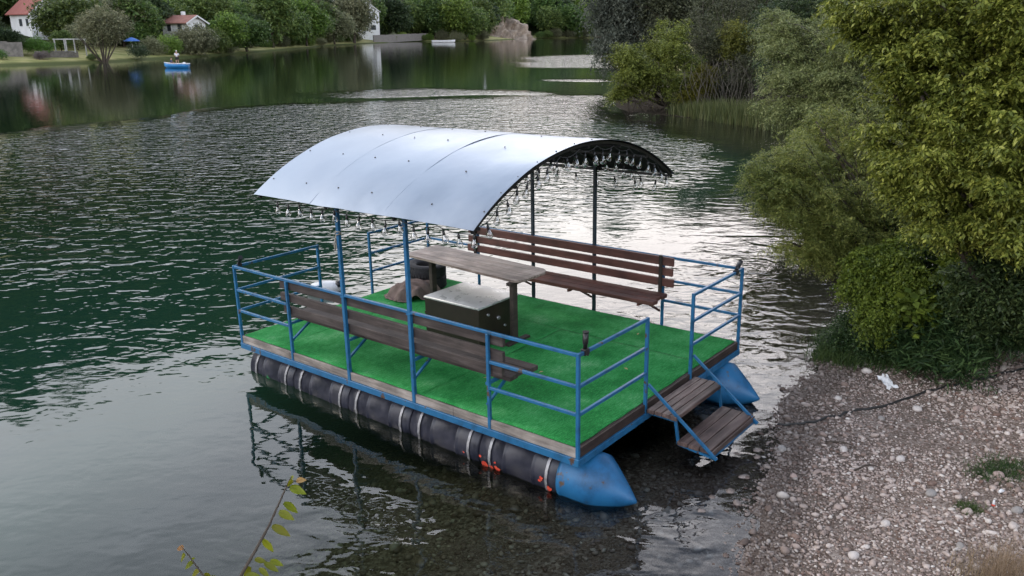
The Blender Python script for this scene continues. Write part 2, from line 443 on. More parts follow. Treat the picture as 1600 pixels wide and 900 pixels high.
def at(px, py, Y):
    cp, sp = math.cos(PITCH), math.sin(PITCH)
    a, b = (px-800)/F_PX, (450-py)/F_PX
    t = Y/(cp + b*sp)
    return Vector((a*t, Y, CAM_H + (-sp + b*cp)*t))

SHORE_R = np.array([(-900,-300),(-60,-40),(-10,-3),(.3,.5),(1.1,3.4),(1.6,5.14),(1.86,5.9),(2.2,6.87),(2.7,7.85),(3.08,8.75),(3.55,9.65),(4.25,10.7),
    (5.6,12.2),(7.6,14.8),(10.5,18.5),(13,23),(14.5,29),(13.2,35.5),(10.6,42.5),(8.2,46),(6.6,47.8),(6.3,51),(7.2,60),(11,80),(20,130),(38,230),(66,480),(112,767),(120,900)], float)
SHORE_L = np.array([(-900,-200),(-300,-60),(-130,70),(-68.2,114.7),(-61.2,126.7),(-57.6,152.4),(-56.5,190.8),(-57.5,240),(-60.3,291.4),(-48.2,408.5),(-32,415),(-18.7,424),(-4,500),(13.6,613),(60,650),(100,760),(120,900)], float)
POLY_R = np.vstack([SHORE_R, [(900,1500),(1500,0),(900,-900),(-900,-900)]])
POLY_L = np.vstack([SHORE_L, [(900,1500),(-2000,2500),(-2500,-200)]])

def sdist(P, line, poly):
    d = np.full(len(P), 1e9)
    for a, b in zip(line[:-1], line[1:]):
        ab = b-a; t = np.clip(((P-a)@ab)/(ab@ab), 0, 1)
        q = P - (a + t[:, None]*ab); d = np.minimum(d, np.hypot(q[:, 0], q[:, 1]))
    ins = np.zeros(len(P), bool)
    n_ = len(poly)
    for i in range(n_):
        a, b = poly[i], poly[(i+1) % n_]
        c = (a[1] > P[:, 1]) != (b[1] > P[:, 1])
        with np.errstate(divide='ignore', invalid='ignore'):
            xx = (b[0]-a[0])*(P[:, 1]-a[1])/(b[1]-a[1]) + a[0]
        ins ^= c & (P[:, 0] < xx)
    return np.where(ins, d, -d)

def vnoise(x, y, s, seed=0):
    """cheap value noise, -1..1"""
    x = np.asarray(x)/s + seed*17.3; y = np.asarray(y)/s + seed*5.7
    xi, yi = np.floor(x), np.floor(y); xf, yf = x-xi, y-yi
    def h(a, b): 
        v = np.sin(a*127.1 + b*311.7 + seed*74.7)*43758.5453
        return (v-np.floor(v))*2-1
    u, v = xf*xf*(3-2*xf), yf*yf*(3-2*yf)
    return (h(xi,yi)*(1-u)+h(xi+1,yi)*u)*(1-v) + (h(xi,yi+1)*(1-u)+h(xi+1,yi+1)*u)*v

FAC = [1.36, 1.46, 1.66, 1.27, 0.98, 0.80, 0.88]
def ground(x, y, detail=True):
    x, y = np.atleast_1d(np.asarray(x, float)), np.atleast_1d(np.asarray(y, float))
    P = np.stack([x, y], -1)
    sR = sdist(P, SHORE_R, POLY_R); sL = sdist(P, SHORE_L, POLY_L)
    sR = sR + .10*vnoise(x, y, .9, 1) + .05*vnoise(x, y, .35, 2)
    s = np.maximum(sR, sL)
    near = np.clip(1-(y-16)/14, 0, 1)
    zR = np.interp(sR, [0, .6, 2, 4.5, 8, 14, 30, 80, 200, 500], [0, .07, .19, .5, 1.2, 3.0, 9, 26, 50, 80])
    zL = np.interp(sL, [0, .8, 5, 9, 20, 45, 100, 200, 330, 700, 1200], [0, .35, .7, 1.2, 2.4, 6, 30, 88, 172, 300, 380])
    az = np.arctan2(x, np.maximum(y, 1))
    fac = np.interp(az, [-.6, -.50, -.31, -.11, .0, .115, .2], FAC)
    zL = np.where(zL > 6, 6+(zL-6)*fac, zL)
    hill = np.clip((zL-8)/20, 0, 1)
    zL = zL + hill*(2.5*vnoise(x, y, 14, 5) + 6*vnoise(x, y, 60, 6))
    z = np.where(sR > sL, zR, zL)
    dep = np.interp(-s, [0, .5, 1.6, 3.2, 5, 9, 20], [0, .05, .17, .40, .85, 2.3, 4.5])
    z = np.where(s > 0, z, -dep)
    if detail:
        z = z + near*(.014*vnoise(x, y, .45, 3) + .008*vnoise(x, y, .16, 4))*np.clip(s*2+.6, .2, 1)
    return z

def G1(x, y): return float(ground([x], [y])[0])

def axis_pts(a, b, step, lo, hi, gr=1.06):
    m = list(np.arange(a, b, step)); s_ = step; v = b
    while v < hi: m.append(v); s_ *= gr; v += s_
    m.append(hi); s_ = step; v = a - step; left = []
    while v > lo: left.append(v); s_ *= gr; v -= s_
    left.append(lo)
    return np.array(left[::-1] + m)

def sheet(name, xs, ys, zf, m_):
    X, Yg = np.meshgrid(xs, ys); X, Yg = X.ravel(), Yg.ravel()
    Z = zf(X, Yg)
    nx, ny = len(xs), len(ys)
    i = np.arange(nx*ny).reshape(ny, nx)
    Fq = np.stack([i[:-1,:-1], i[:-1,1:], i[1:,1:], i[1:,:-1]], -1).reshape(-1, 4)
    return np_mesh(name, np.stack([X, Yg, Z], -1), Fq, m_, smooth=True), X, Yg

def ground_mat():
    m, n, l, b = mat('ground_gravel_and_woodland')
    g = n.new('ShaderNodeNewGeometry'); sp_ = n.new('ShaderNodeSeparateXYZ'); l.new(g.outputs['Position'], sp_.inputs[0])
    # gravel
    v1 = n.new('ShaderNodeTexVoronoi'); v1.inputs['Scale'].default_value = 34; v1.inputs['Randomness'].default_value = 1
    v2 = n.new('ShaderNodeTexVoronoi'); v2.inputs['Scale'].default_value = 75
    nzv = n.new('ShaderNodeTexNoise'); nzv.inputs['Scale'].default_value = 22; nzv.inputs['Detail'].default_value = 2
    l.new(g.outputs['Position'], nzv.inputs['Vector'])
    va = n.new('ShaderNodeVectorMath'); va.operation = 'MULTIPLY_ADD'
    va.inputs[1].default_value = (.03,.03,.03); l.new(nzv.outputs['Color'], va.inputs[0]); l.new(g.outputs['Position'], va.inputs[2])
    for v in (v1, v2): l.new(va.outputs[0], v.inputs['Vector'])
    bw = n.new('ShaderNodeSeparateColor'); l.new(v1.outputs['Color'], bw.inputs[0])
    r1 = ramp(n, [(0,(.11,.078,.062)),(.35,(.19,.145,.12)),(.7,(.29,.235,.205)),(1,(.43,.37,.33))]); l.new(bw.outputs[0], r1.inputs[0])
    bw2 = n.new('ShaderNodeSeparateColor'); l.new(v2.outputs['Color'], bw2.inputs[0])
    r2 = ramp(n, [(0,(.10,.07,.055)),(.5,(.19,.145,.12)),(1,(.31,.26,.225))]); l.new(bw2.outputs[0], r2.inputs[0])
    nl = n.new('ShaderNodeTexNoise'); nl.inputs['Scale'].default_value = 1.4; nl.inputs['Detail'].default_value = 5
    l.new(g.outputs['Position'], nl.inputs['Vector'])
    mrn = n.new('ShaderNodeMapRange'); mrn.inputs['From Min'].default_value=.42; mrn.inputs['From Max'].default_value=.58
    l.new(nl.outputs['Fac'], mrn.inputs['Value'])
    mx = n.new('ShaderNodeMix'); mx.data_type = 'RGBA'; l.new(mrn.outputs[0], mx.inputs[0]); l.new(r1.outputs[0], mx.inputs[6]); l.new(r2.outputs[0], mx.inputs[7])
    # wet edge and the algae-brown bed below the water
    mw = n.new('ShaderNodeMapRange'); mw.inputs['From Min'].default_value = -.12; mw.inputs['From Max'].default_value = .12
    l.new(sp_.outputs['Z'], mw.inputs['Value'])
    wr = ramp(n, [(0,(1.0,)*3),(.38,(.75,)*3),(.62,(.5,)*3),(1,(.95,)*3)]); l.new(mw.outputs[0], wr.inputs[0]); mw = wr
    sc_ = n.new('ShaderNodeVectorMath'); sc_.operation='SCALE'; l.new(mx.outputs[2], sc_.inputs[0]); l.new(mw.outputs[0], sc_.inputs['Scale'])
    mb = n.new('ShaderNodeMapRange'); mb.inputs['From Min'].default_value = -.02; mb.inputs['From Max'].default_value = -.35
    l.new(sp_.outputs['Z'], mb.inputs['Value'])
    al = n.new('ShaderNodeMix'); al.data_type='RGBA'; al.blend_type='MULTIPLY'
    al.inputs[7].default_value = (1.0,1.0,.68,1); l.new(mb.outputs[0], al.inputs[0]); l.new(sc_.outputs[0], al.inputs[6])
    # grass and forest floor away from the beach (by height above the water and distance)
    nf = n.new('ShaderNodeTexNoise'); nf.inputs['Scale'].default_value = .35; nf.inputs['Detail'].default_value = 7
    l.new(g.outputs['Position'], nf.inputs['Vector'])
    rf = ramp(n, [(.3,(.018,.030,.010)),(.55,(.040,.058,.018)),(.75,(.075,.085,.03))]); l.new(nf.outputs['Fac'], rf.inputs[0])
    rg = ramp(n, [(.3,(.16,.18,.055)),(.5,(.30,.29,.12)),(.7,(.42,.37,.19))]); l.new(nf.outputs['Fac'], rg.inputs[0])
    mh = n.new('ShaderNodeMapRange'); mh.inputs['From Min'].default_value = 1.3; mh.inputs['From Max'].default_value = 2.2
    l.new(sp_.outputs['Z'], mh.inputs['Value'])
    mlow = n.new('ShaderNodeMapRange'); mlow.inputs['From Min'].default_value = .2; mlow.inputs['From Max'].default_value = .45
    l.new(sp_.outputs['Z'], mlow.inputs['Value'])
    bank = n.new('ShaderNodeMix'); bank.data_type='RGBA'; bank.inputs[6].default_value=(.06,.075,.022,1)
    l.new(mlow.outputs[0], bank.inputs[0]); l.new(rg.outputs[0], bank.inputs[7])
    mxg = n.new('ShaderNodeMix'); mxg.data_type='RGBA'; l.new(mh.outputs[0], mxg.inputs[0]); l.new(bank.outputs[2], mxg.inputs[6]); l.new(rf.outputs[0], mxg.inputs[7])
    soil = n.new('ShaderNodeMapRange'); soil.inputs['From Min'].default_value = 12.5; soil.inputs['From Max'].default_value = 15
    l.new(sp_.outputs['Y'], soil.inputs['Value'])
    msoil = n.new('ShaderNodeMix'); msoil.data_type='RGBA'; msoil.inputs[7].default_value = (.045,.036,.026,1)
    l.new(soil.outputs[0], msoil.inputs[0]); l.new(al.outputs[2], msoil.inputs[6]); al = msoil
    far = n.new('ShaderNodeMapRange'); far.inputs['From Min'].default_value = 60; far.inputs['From Max'].default_value = 90
    l.new(sp_.outputs['Y'], far.inputs['Value'])
    hi = n.new('ShaderNodeMapRange'); hi.inputs['From Min'].default_value = 1.0; hi.inputs['From Max'].default_value = 1.6
    l.new(sp_.outputs['Z'], hi.inputs['Value'])
    m1 = n.new('ShaderNodeMix'); m1.data_type='RGBA'; l.new(hi.outputs[0], m1.inputs[0]); l.new(al.outputs[2], m1.inputs[6]); l.new(rf.outputs[0], m1.inputs[7])
    m2 = n.new('ShaderNodeMix'); m2.data_type='RGBA'; l.new(far.outputs[0], m2.inputs[0]); l.new(m1.outputs[2], m2.inputs[6]); l.new(mxg.outputs[2], m2.inputs[7])
    l.new(m2.outputs[2], b.inputs['Base Color'])
    b.inputs['Roughness'].default_value = .9; b.inputs['Specular IOR Level'].default_value = .12
    bp = n.new('ShaderNodeBump'); bp.inputs['Distance'].default_value = .012; bp.invert = True
    l.new(v1.outputs['Distance'], bp.inputs['Height'])
    bp2 = n.new('ShaderNodeBump'); bp2.inputs['Distance'].default_value = .006; bp2.invert = True
    l.new(v2.outputs['Distance'], bp2.inputs['Height']); l.new(bp.outputs[0], bp2.inputs['Normal']); l.new(bp2.outputs[0], b.inputs['Normal'])
    return m
M_ground = ground_mat()
xs = axis_pts(-1.5, 9, .06, -1600, 1400, 1.045)
ys = axis_pts(3.5, 14, .06, -900, 1800, 1.03)
gnd, _, _ = sheet('ground', xs, ys, lambda x, y: ground(x, y), M_ground)
tag(gnd, 'pinkish gravel beach sloping into the water and wooded banks beyond', kind='structure')

# ------------------------------------------------------------------ water
def water_mat():
    m = bpy.data.materials.new('lake_water'); m.use_nodes = True
    n, l = m.node_tree.nodes, m.node_tree.links; n.clear()
    o = n.new('ShaderNodeOutputMaterial')
    g = n.new('ShaderNodeNewGeometry')
    ar = n.new('ShaderNodeAttribute'); ar.attribute_name = 'ripple'
    ad_ = n.new('ShaderNodeAttribute'); ad_.attribute_name = 'depth'
    mp_ = n.new('ShaderNodeMapping'); mp_.inputs['Scale'].default_value = (.75, 1.1, 1)
    mp_.inputs['Rotation'].default_value = (0, 0, R(12))
    l.new(g.outputs['Position'], mp_.inputs[0])
    def noise(scale, det, dist=0., rough=.5):
        q = n.new('ShaderNodeTexNoise'); q.inputs['Scale'].default_value = scale; q.inputs['Detail'].default_value = det
        q.inputs['Distortion'].default_value = dist; q.inputs['Roughness'].default_value = rough
        l.new(mp_.outputs[0], q.inputs['Vector']); return q.outputs['Fac']
    def math_(op, a, b_):
        q = n.new('ShaderNodeMath'); q.operation = op
        for i_, v in enumerate((a, b_)):
            if isinstance(v, (int, float)): q.inputs[i_].default_value = v
            else: l.new(v, q.inputs[i_])
        return q.outputs[0]
    swell = math_('MULTIPLY', noise(.9, 2, .3), .030)
    rip = math_('MULTIPLY', math_('MULTIPLY', noise(2.6, 2, .5, .45), .040), math_('MINIMUM', ar.outputs['Fac'], 2.6))
    fine = math_('MULTIPLY', math_('MULTIPLY', noise(8.0, 1, .3), .0042), math_('ADD', ar.outputs['Fac'], .15))
    calm = math_('MULTIPLY', noise(3.2, 2, .2), .0042)
    sepa = n.new('ShaderNodeSeparateXYZ'); l.new(g.outputs['Position'], sepa.inputs[0])
    h = math_('ADD', math_('ADD', math_('MULTIPLY', swell, math_('ADD', math_('MULTIPLY', ar.outputs['Fac'], .75), .08)), rip), math_('ADD', fine, calm))
    bp = n.new('ShaderNodeBump'); bp.inputs['Strength'].default_value = 1; bp.inputs['Distance'].default_value = 1
    l.new(h, bp.inputs['Height'])
    fr = n.new('ShaderNodeFresnel'); fr.inputs['IOR'].default_value = 1.40; l.new(bp.outputs[0], fr.inputs['Normal'])
    gloss = n.new('ShaderNodeBsdfGlossy'); gloss.inputs['Roughness'].default_value = .03
    gloss.inputs['Color'].default_value = (1,1,1,1); l.new(bp.outputs[0], gloss.inputs['Normal'])
    tr = n.new('ShaderNodeBsdfTransparent')
    dd = n.new('ShaderNodeMapRange'); dd.inputs['From Min'].default_value = 0; dd.inputs['From Max'].default_value = 1.5
    l.new(ad_.outputs['Fac'], dd.inputs['Value'])
    tint = ramp(n, [(0,(.98,.98,.96)),(.4,(.76,.84,.72)),(1,(.42,.68,.5))]); l.new(dd.outputs[0], tint.inputs[0]); l.new(tint.outputs[0], tr.inputs['Color'])
    df = n.new('ShaderNodeBsdfDiffuse')
    body = ramp(n, [(0,(.020,.028,.016)),(.30,(.010,.034,.019)),(.55,(.004,.023,.016)),(1,(.0021,.0070,.0062))])
    d3 = n.new('ShaderNodeMapRange'); d3.inputs['From Max'].default_value = 4.5; l.new(ad_.outputs['Fac'], d3.inputs['Value']); l.new(d3.outputs[0], body.inputs[0])
    l.new(body.outputs[0], df.inputs['Color'])
    murk = n.new('ShaderNodeValToRGB'); el = murk.color_ramp.elements
    el[0].position = 0; el[0].color = (0,0,0,1); el[1].position = 1; el[1].color = (1,1,1,1)
    for p_, c_ in ((.15,.02),(.4,.18),(.7,.60)):
        q = el.new(p_); q.color = (c_,c_,c_,1)
    l.new(dd.outputs[0], murk.inputs[0])
    mix1 = n.new('ShaderNodeMixShader'); l.new(murk.outputs[0], mix1.inputs[0]); l.new(tr.outputs[0], mix1.inputs[1]); l.new(df.outputs[0], mix1.inputs[2])
    mix2 = n.new('ShaderNodeMixShader'); l.new(fr.outputs[0], mix2.inputs[0]); l.new(mix1.outputs[0], mix2.inputs[1]); l.new(gloss.outputs[0], mix2.inputs[2])
    l.new(mix2.outputs[0], o.inputs[0])
    return m
M_water = water_mat()
xw = axis_pts(-10, 12, .2, -1500, 1300, 1.05)
yw = axis_pts(3, 30, .2, -600, 1700, 1.03)
water, WX, WY = sheet('water', xw, yw, lambda x, y: x*0, M_water)
tag(water, 'dark green lake with wind ripples and calm patches', kind='structure')
dep = np.clip(-ground(WX, WY, False), 0, 10)

def smooth(a, b, x):
    t = np.clip((x-a)/(b-a), 0, 1); return t*t*(3-2*t)

def ripple_mask(x, y):
    """wind on the lake: a broad ruffled band between a calm near bay and a calm far shore"""
    xe, ye = x + 1.5*vnoise(x, y, 5, 11), y + 1.2*vnoise(x, y, 3.5, 12)
    # near edge of the ruffled band: from the left foreground to the raft
    near_edge = np.interp(xe, [-12, -7, -4.5, -3.2, -1.5, 0.5, 3, 6], [9.6, 10.2, 10.7, 10.6, 9.2, 9.5, 9, 11])
    r = smooth(-1.5, 1.2, ye-near_edge)
    # far edge: the calm mirror below the far bank
    ang = xe/np.maximum(ye, 1)
    far_edge = np.interp(ang, [-.65, -.45, -.25, -.1, .02, .12, .2], [35, 42, 53, 57, 58, 60, 62])
    r = r*(1-smooth(-2, 2.5, ye + 3.5*vnoise(x, y, 12, 13) - far_edge))
    # cat's paws on the calm far water: long wisps lying across the view
    w1 = smooth(59, 62, y + 3*vnoise(x, y, 9, 14))*(1-smooth(66, 71, y + 4*vnoise(x, y, 13, 15) + 30*np.abs(ang+.08)))*smooth(-.26, -.16, ang)*(1-smooth(.03, .08, ang))
    w2 = smooth(108, 116, y + 8*vnoise(x, y, 22, 16))*(1-smooth(145, 165, y + 14*vnoise(x, y, 30, 18)))*smooth(.0, .05, ang)
    w3 = smooth(78, 80, y + 3*vnoise(x, y, 14, 24))*(1-smooth(82, 85, y + 3*vnoise(x, y, 11, 25)))*smooth(.03, .06, ang)*(1-smooth(.09, .12, ang))*.7
    r = np.maximum(r, np.maximum(np.maximum(w1, w2), w3)*.85)
    # sheltered water under the trees on the right
    sh = sdist(np.stack([x, y], -1), SHORE_R, POLY_R)
    lim = np.interp(y, [8, 12, 16, 24, 38, 46, 60], [2.5, 5.0, 7.5, 9.0, 5.5, 1.5, .5])
    r = r*(1-.9*smooth(-lim*1.15, -lim*.75, sh + .7*vnoise(x, y, 1.6, 17)))
    # gentle ripples reach the beach in front of the steps
    r = np.maximum(r, .75*smooth(-5, -2.5, sh)*(1-smooth(-.35, 0, sh))*(y < 18))
    # the wind is weaker close to the near shore, and comes in patches
    wind = np.interp(y, [9, 13, 18, 26, 36, 60], [.55, .75, 1.1, 1.9, 3.2, 4.2])
    east = smooth(-3, 3, x)*(y < 30)
    wind = wind + east*.35*smooth(10, 14, y)
    patch = .85 + .75*vnoise(x, y, 6, 19) + .30*vnoise(x, y, 2.2, 20)
    far_ = smooth(15, 22, y)
    patch = patch*(1-far_) + far_*(1.05 + .35*vnoise(x, y, 7, 22))
    return r*wind*np.clip(patch, .22, 1.6)
rp_ = ripple_mask(WX, WY)
me = water.data
for nm, arr in (('ripple', rp_), ('depth', dep)):
    a_ = me.attributes.new(nm, 'FLOAT', 'POINT'); a_.data.foreach_set('value', arr.astype(np.float32))

# ------------------------------------------------------------------ the raft
RAFT_YAW, RAFT_A, RAFT_B = .8979, -.0189, -.0066
RM = Matrix.Translation((.6106, 7.0045, -3.7179 + CAM_H)) @ Matrix.Rotation(RAFT_YAW, 4, 'Z') @ Matrix.Rotation(RAFT_A, 4, 'X') @ Matrix.Rotation(RAFT_B, 4, 'Y')
L_, W_ = 5.293, 3.504          # deck length (local y) and width (local x)
def on_raft(x, y, z=0, rz=0): return RM @ Matrix.Translation((x, y, z)) @ Matrix.Rotation(rz, 4, 'Z')

raft = empty('raft', mat=RM)
tag(raft, 'flat raft with blue railings, green carpet deck and curved tin roof on black drums', 'raft')
# deck: boards on a steel frame
d = MB()
d.box((.0, .0, -.10), (W_, L_, -.006))
deck = d.build('deck', M_edgewood, raft)
f_ = MB()
yy = -.02
for y2 in (1.55, 3.2, 4.3, L_+.02):           # weathered fascia boards along the long near side
    f_ = MB(); f_.box((-.028, yy, -.102), (-.002, y2-.004, -.004)); yy = y2
    f_.build('fascia_board', M_greywood, deck, bevel=.003)
yy = -.02
for y2 in (2.1, 3.9, L_+.02):
    f_ = MB(); f_.box((W_+.002, yy, -.102), (W_+.028, y2-.004, -.004)); yy = y2
    f_.build('fascia_board', M_greywood, deck, bevel=.003)
for y in (-.028, L_+.002):
    f_ = MB(); f_.box((-.02, y, -.105), (W_+.02, y+.026, -.006)); f_.build('fascia_board', M_edgewood, deck, bevel=.003)

def carpet_sheet(x0, x1, y0, y1, seed):
    """a strip of turf carpet with wavy cut edges and slight buckles"""
    nx, ny = 36, 44
    X, Yg = np.meshgrid(np.linspace(0, 1, nx), np.linspace(0, 1, ny)); X = X.ravel(); Yg = Yg.ravel()
    px = x0+(x1-x0)*X; py = y0+(y1-y0)*Yg
    ex = np.abs(X-.5) > .499; ey = np.abs(Yg-.5) > .499
    px = px + ex*.006*vnoise(py, px*0, .15, seed)*np.sign(.5-X)
    py = py + ey*.008*vnoise(px, py*0, .17, seed+3)*np.sign(.5-Yg)
    z = .007 + .0025*vnoise(px, py, .35, seed) + .0016*vnoise(px*3, py, .2, seed+2) + (ex | ey)*.002
    z[(ex | ey)] -= .003
    V = np.stack([px, py, z], -1)
    i = np.arange(nx*ny).reshape(ny, nx)
    Fq = np.stack([i[:-1,:-1], i[:-1,1:], i[1:,1:], i[1:,:-1]], -1).reshape(-1, 4)
    # skirt down to the boards
    rim = np.concatenate([i[0, :], i[1:, -1], i[-1, -2::-1], i[-2:0:-1, 0]])
    Vb = V[rim].copy(); Vb[:, 2] = -.004
    b0 = len(V); k = len(rim); r2 = np.arange(k)
    sk = np.stack([rim, b0+r2, b0+(r2+1) % k, rim[(r2+1) % k]], -1)
    return np.vstack([V, Vb]), np.vstack([Fq, sk])
xc = 2.62
for (x0, x1, y0, y1) in ((.005, xc-.004, .02, 2.026), (.004, xc-.004, 2.034, 4.54), (.004, xc-.002, 4.548, L_-.01), (xc+.006, W_-.01, .012, L_-.012)):
    V, Fq = carpet_sheet(x0, x1, y0, y1, int(x0*7+y0*3)+1)
    np_mesh('carpet', V, Fq, M_carpet, raft, smooth=True)
# blue angle-iron frame
f_ = MB()
f_.box((-.045, -.045, -.178), (-.004, L_+.045, -.104)); f_.box((W_+.004, -.045, -.178), (W_+.045, L_+.045, -.104))
f_.box((-.004, -.045, -.178), (W_+.004, -.006, -.108)); f_.box((-.004, L_+.006, -.178), (W_+.004, L_+.045, -.108))
for yb in (.55, 1.6, 2.65, 3.7, 4.75): f_.box((-.004, yb-.03, -.172), (W_+.004, yb+.03, -.112))
f_.build('deck_frame', M_blue, raft, bevel=.003)

# floats: five drums strapped end to end, blue nose cone ahead
def make_float(cx, side):
    fl_ = MB(); zc = -.475; r = .285
    root_ = None
    y_joint = [.25, 1.27, 2.29, 3.33, 4.38, 5.30]
    prof = []
    fl_.lathe([(.05, .25), (.05, 5.28)], 10, 'y', (cx, 0, zc))
    root_ = fl_.build('float', M_drum, raft)
    for k in range(5):
        a, b = y_joint[k], y_joint[k+1]; ln = b-a
        q = MB()
        pr = [(0.02, a+.006), (r-.035, a+.006), (r-.012, a+.02), (r-.012, a+.05), (r, a+.06), (r-.004, a+.14)]
        for t in (.30, .66):
            yy = a+ln*t
            pr += [(r-.002, yy-.035), (r-.002, yy-.018), (r+.010, yy-.008), (r+.010, yy+.008), (r-.002, yy+.018)]
        pr += [(r-.004, b-.14), (r, b-.06), (r-.012, b-.05), (r-.012, b-.02), (r-.035, b-.006), (.02, b-.006)]
        q.lathe(pr, 32, 'y', (cx, 0, zc))
        q.build('drum', M_drum, root_)
        for ys_ in (a+.125, b-.17):
            s_ = MB(); n_ = 20
            vs = []
            rr = r+.014
            for i in range(n_+1):
                t = 2*PI*i/n_
                for dy in (-.016, .016):
                    vs.append((cx+rr*math.cos(t), ys_+dy, zc+rr*math.sin(t)))
            fs = [(2*i, 2*i+1, 2*i+3, 2*i+2) for i in range(n_)]
            s_.add(vs, fs, 0, True)
            s_.build('strap', M_strap, root_)
    # cone: tip droops to the waterline
    n_ = 36; vs = []; fs = []
    rings = [(0.262, r+.004, 0), (.235, r+.012, 0), (.215, r+.012, 0), (.205, r+.003, 0), (.10, r+.002, 0), (-.08, r-.006, 0), (-.17, r*.80, -.02), (-.30, r*.50, -.045), (-.42, r*.2, -.068), (-.475, .012, -.078)]
    for (yv, rr, dz) in rings:
        for i in range(n_):
            t = 2*PI*i/n_
            vs.append((cx+rr*math.cos(t), yv, zc+dz+rr*math.sin(t)))
    for k in range(len(rings)-1):
        for i in range(n_):
            j = (i+1) % n_
            fs.append((k*n_+i, k*n_+j, (k+1)*n_+j, (k+1)*n_+i))
    q = MB(); q.add(vs, fs, 0, True)
    q.f.append(tuple(range(n_))[::-1]); q.m.append(0); q.sm.append(False)
    e0 = (len(rings)-1)*n_; q.f.append(tuple(range(e0, e0+n_))); q.m.append(0); q.sm.append(False)
    q.build('nose_cone', M_blue_cone, root_)
    if side < 0:
        rr_ = random.Random(5)
        def fleck(y, ang, sz, mt):
            q = MB(); k = 9; c0 = len(q.v)
            vs = []
            for i in range(k):
                t = 2*PI*i/k; s_ = sz*(.55+.6*rr_.random())
                a2 = ang + s_*math.sin(t)*.9/r
                vs.append((cx-(r+.014)*math.cos(a2), y+s_*math.cos(t), zc+(r+.014)*math.sin(a2)))
            q.add(vs, [tuple(range(k))]); q.build('paint_fleck', mt, root_)
        for y, a_, s_ in ((1.17,-.30,.045),(1.08,-.31,.03),(1.0,-.31,.045),(1.02,-.05,.015),(1.22,-.02,.018),(.34,-.28,.042),(.43,.02,.028),(.45,-.08,.02),(1.45,-.1,.012)):
            fleck(y, a_, s_, M_red)
        fleck(4.87, -.16, .06, M_green_fl)
    return root_
make_float(.30, -1)
make_float(W_-.30, 1)

# railings
PX = .034
def post(parent, x, y, z0, z1, s_=PX, m_=None, name='post'):
    q = MB(); q.box((x-s_/2, y-s_/2, z0), (x+s_/2, y+s_/2, z1)); return q.build(name, m_ or M_blue, parent, bevel=.003)
HZ = .95
def railing(rails, posts):
    q = MB()
    for a, b in rails: q.bar(a, b, PX-.004, PX-.002)
    o = q.build('railing', M_blue, raft, bevel=.003)
    for (x, y, z0, z1) in posts: post(o, x, y, z0, z1)
    return o
XN, XF = -.022, W_+.022
YN, YF = -.022, L_+.022
h1, h2 = .625, .345
zr = HZ-.016
g_ = .019
railing([((XN, YN+g_, zr), (XN, YF-g_, zr))] + [((XN, YN+g_, z), (XN, 1.05-g_, z)) for z in (h1, h2)] + [((XN, 4.24+g_, z), (XN, YF-g_, z)) for z in (h1, h2)],
        [(XN, YN, -.17, HZ+.003), (XN, 1.05, -.12, HZ-.034), (XN, 4.24, -.12, HZ-.034), (XN, YF, -.12, HZ+.003)])
railing([((XF, YN+g_, zr), (XF, YF-g_, zr))] + [((XF, YN+g_, z), (XF, 1.05-g_, z)) for z in (h1, h2)] + [((XF, 4.24+g_, z), (XF, YF-g_, z)) for z in (h1, h2)],
        [(XF, YN, -.17, HZ+.003), (XF, 1.05, -.12, HZ-.034), (XF, 4.24, -.12, HZ-.034), (XF, YF, -.12, HZ+.003)])
G0, G1x = 1.225, 2.235
railing([((XN+g_, YN, z), (G0-g_, YN, z)) for z in (zr, h1, h2)], [(G0, YN, -.17, HZ)])
railing([((G1x+g_, YN, z), (XF-g_, YN, z)) for z in (zr, h1, h2)], [(G1x, YN, -.17, HZ)])
railing([((XN+g_, YF, z), (1.32-g_, YF, z)) for z in (zr, h1, h2)], [(1.32, YF, -.12, HZ)])
railing([((2.28+g_, YF, z), (XF-g_, YF, z)) for z in (zr, h1, h2)], [(2.28, YF, -.12, HZ)])

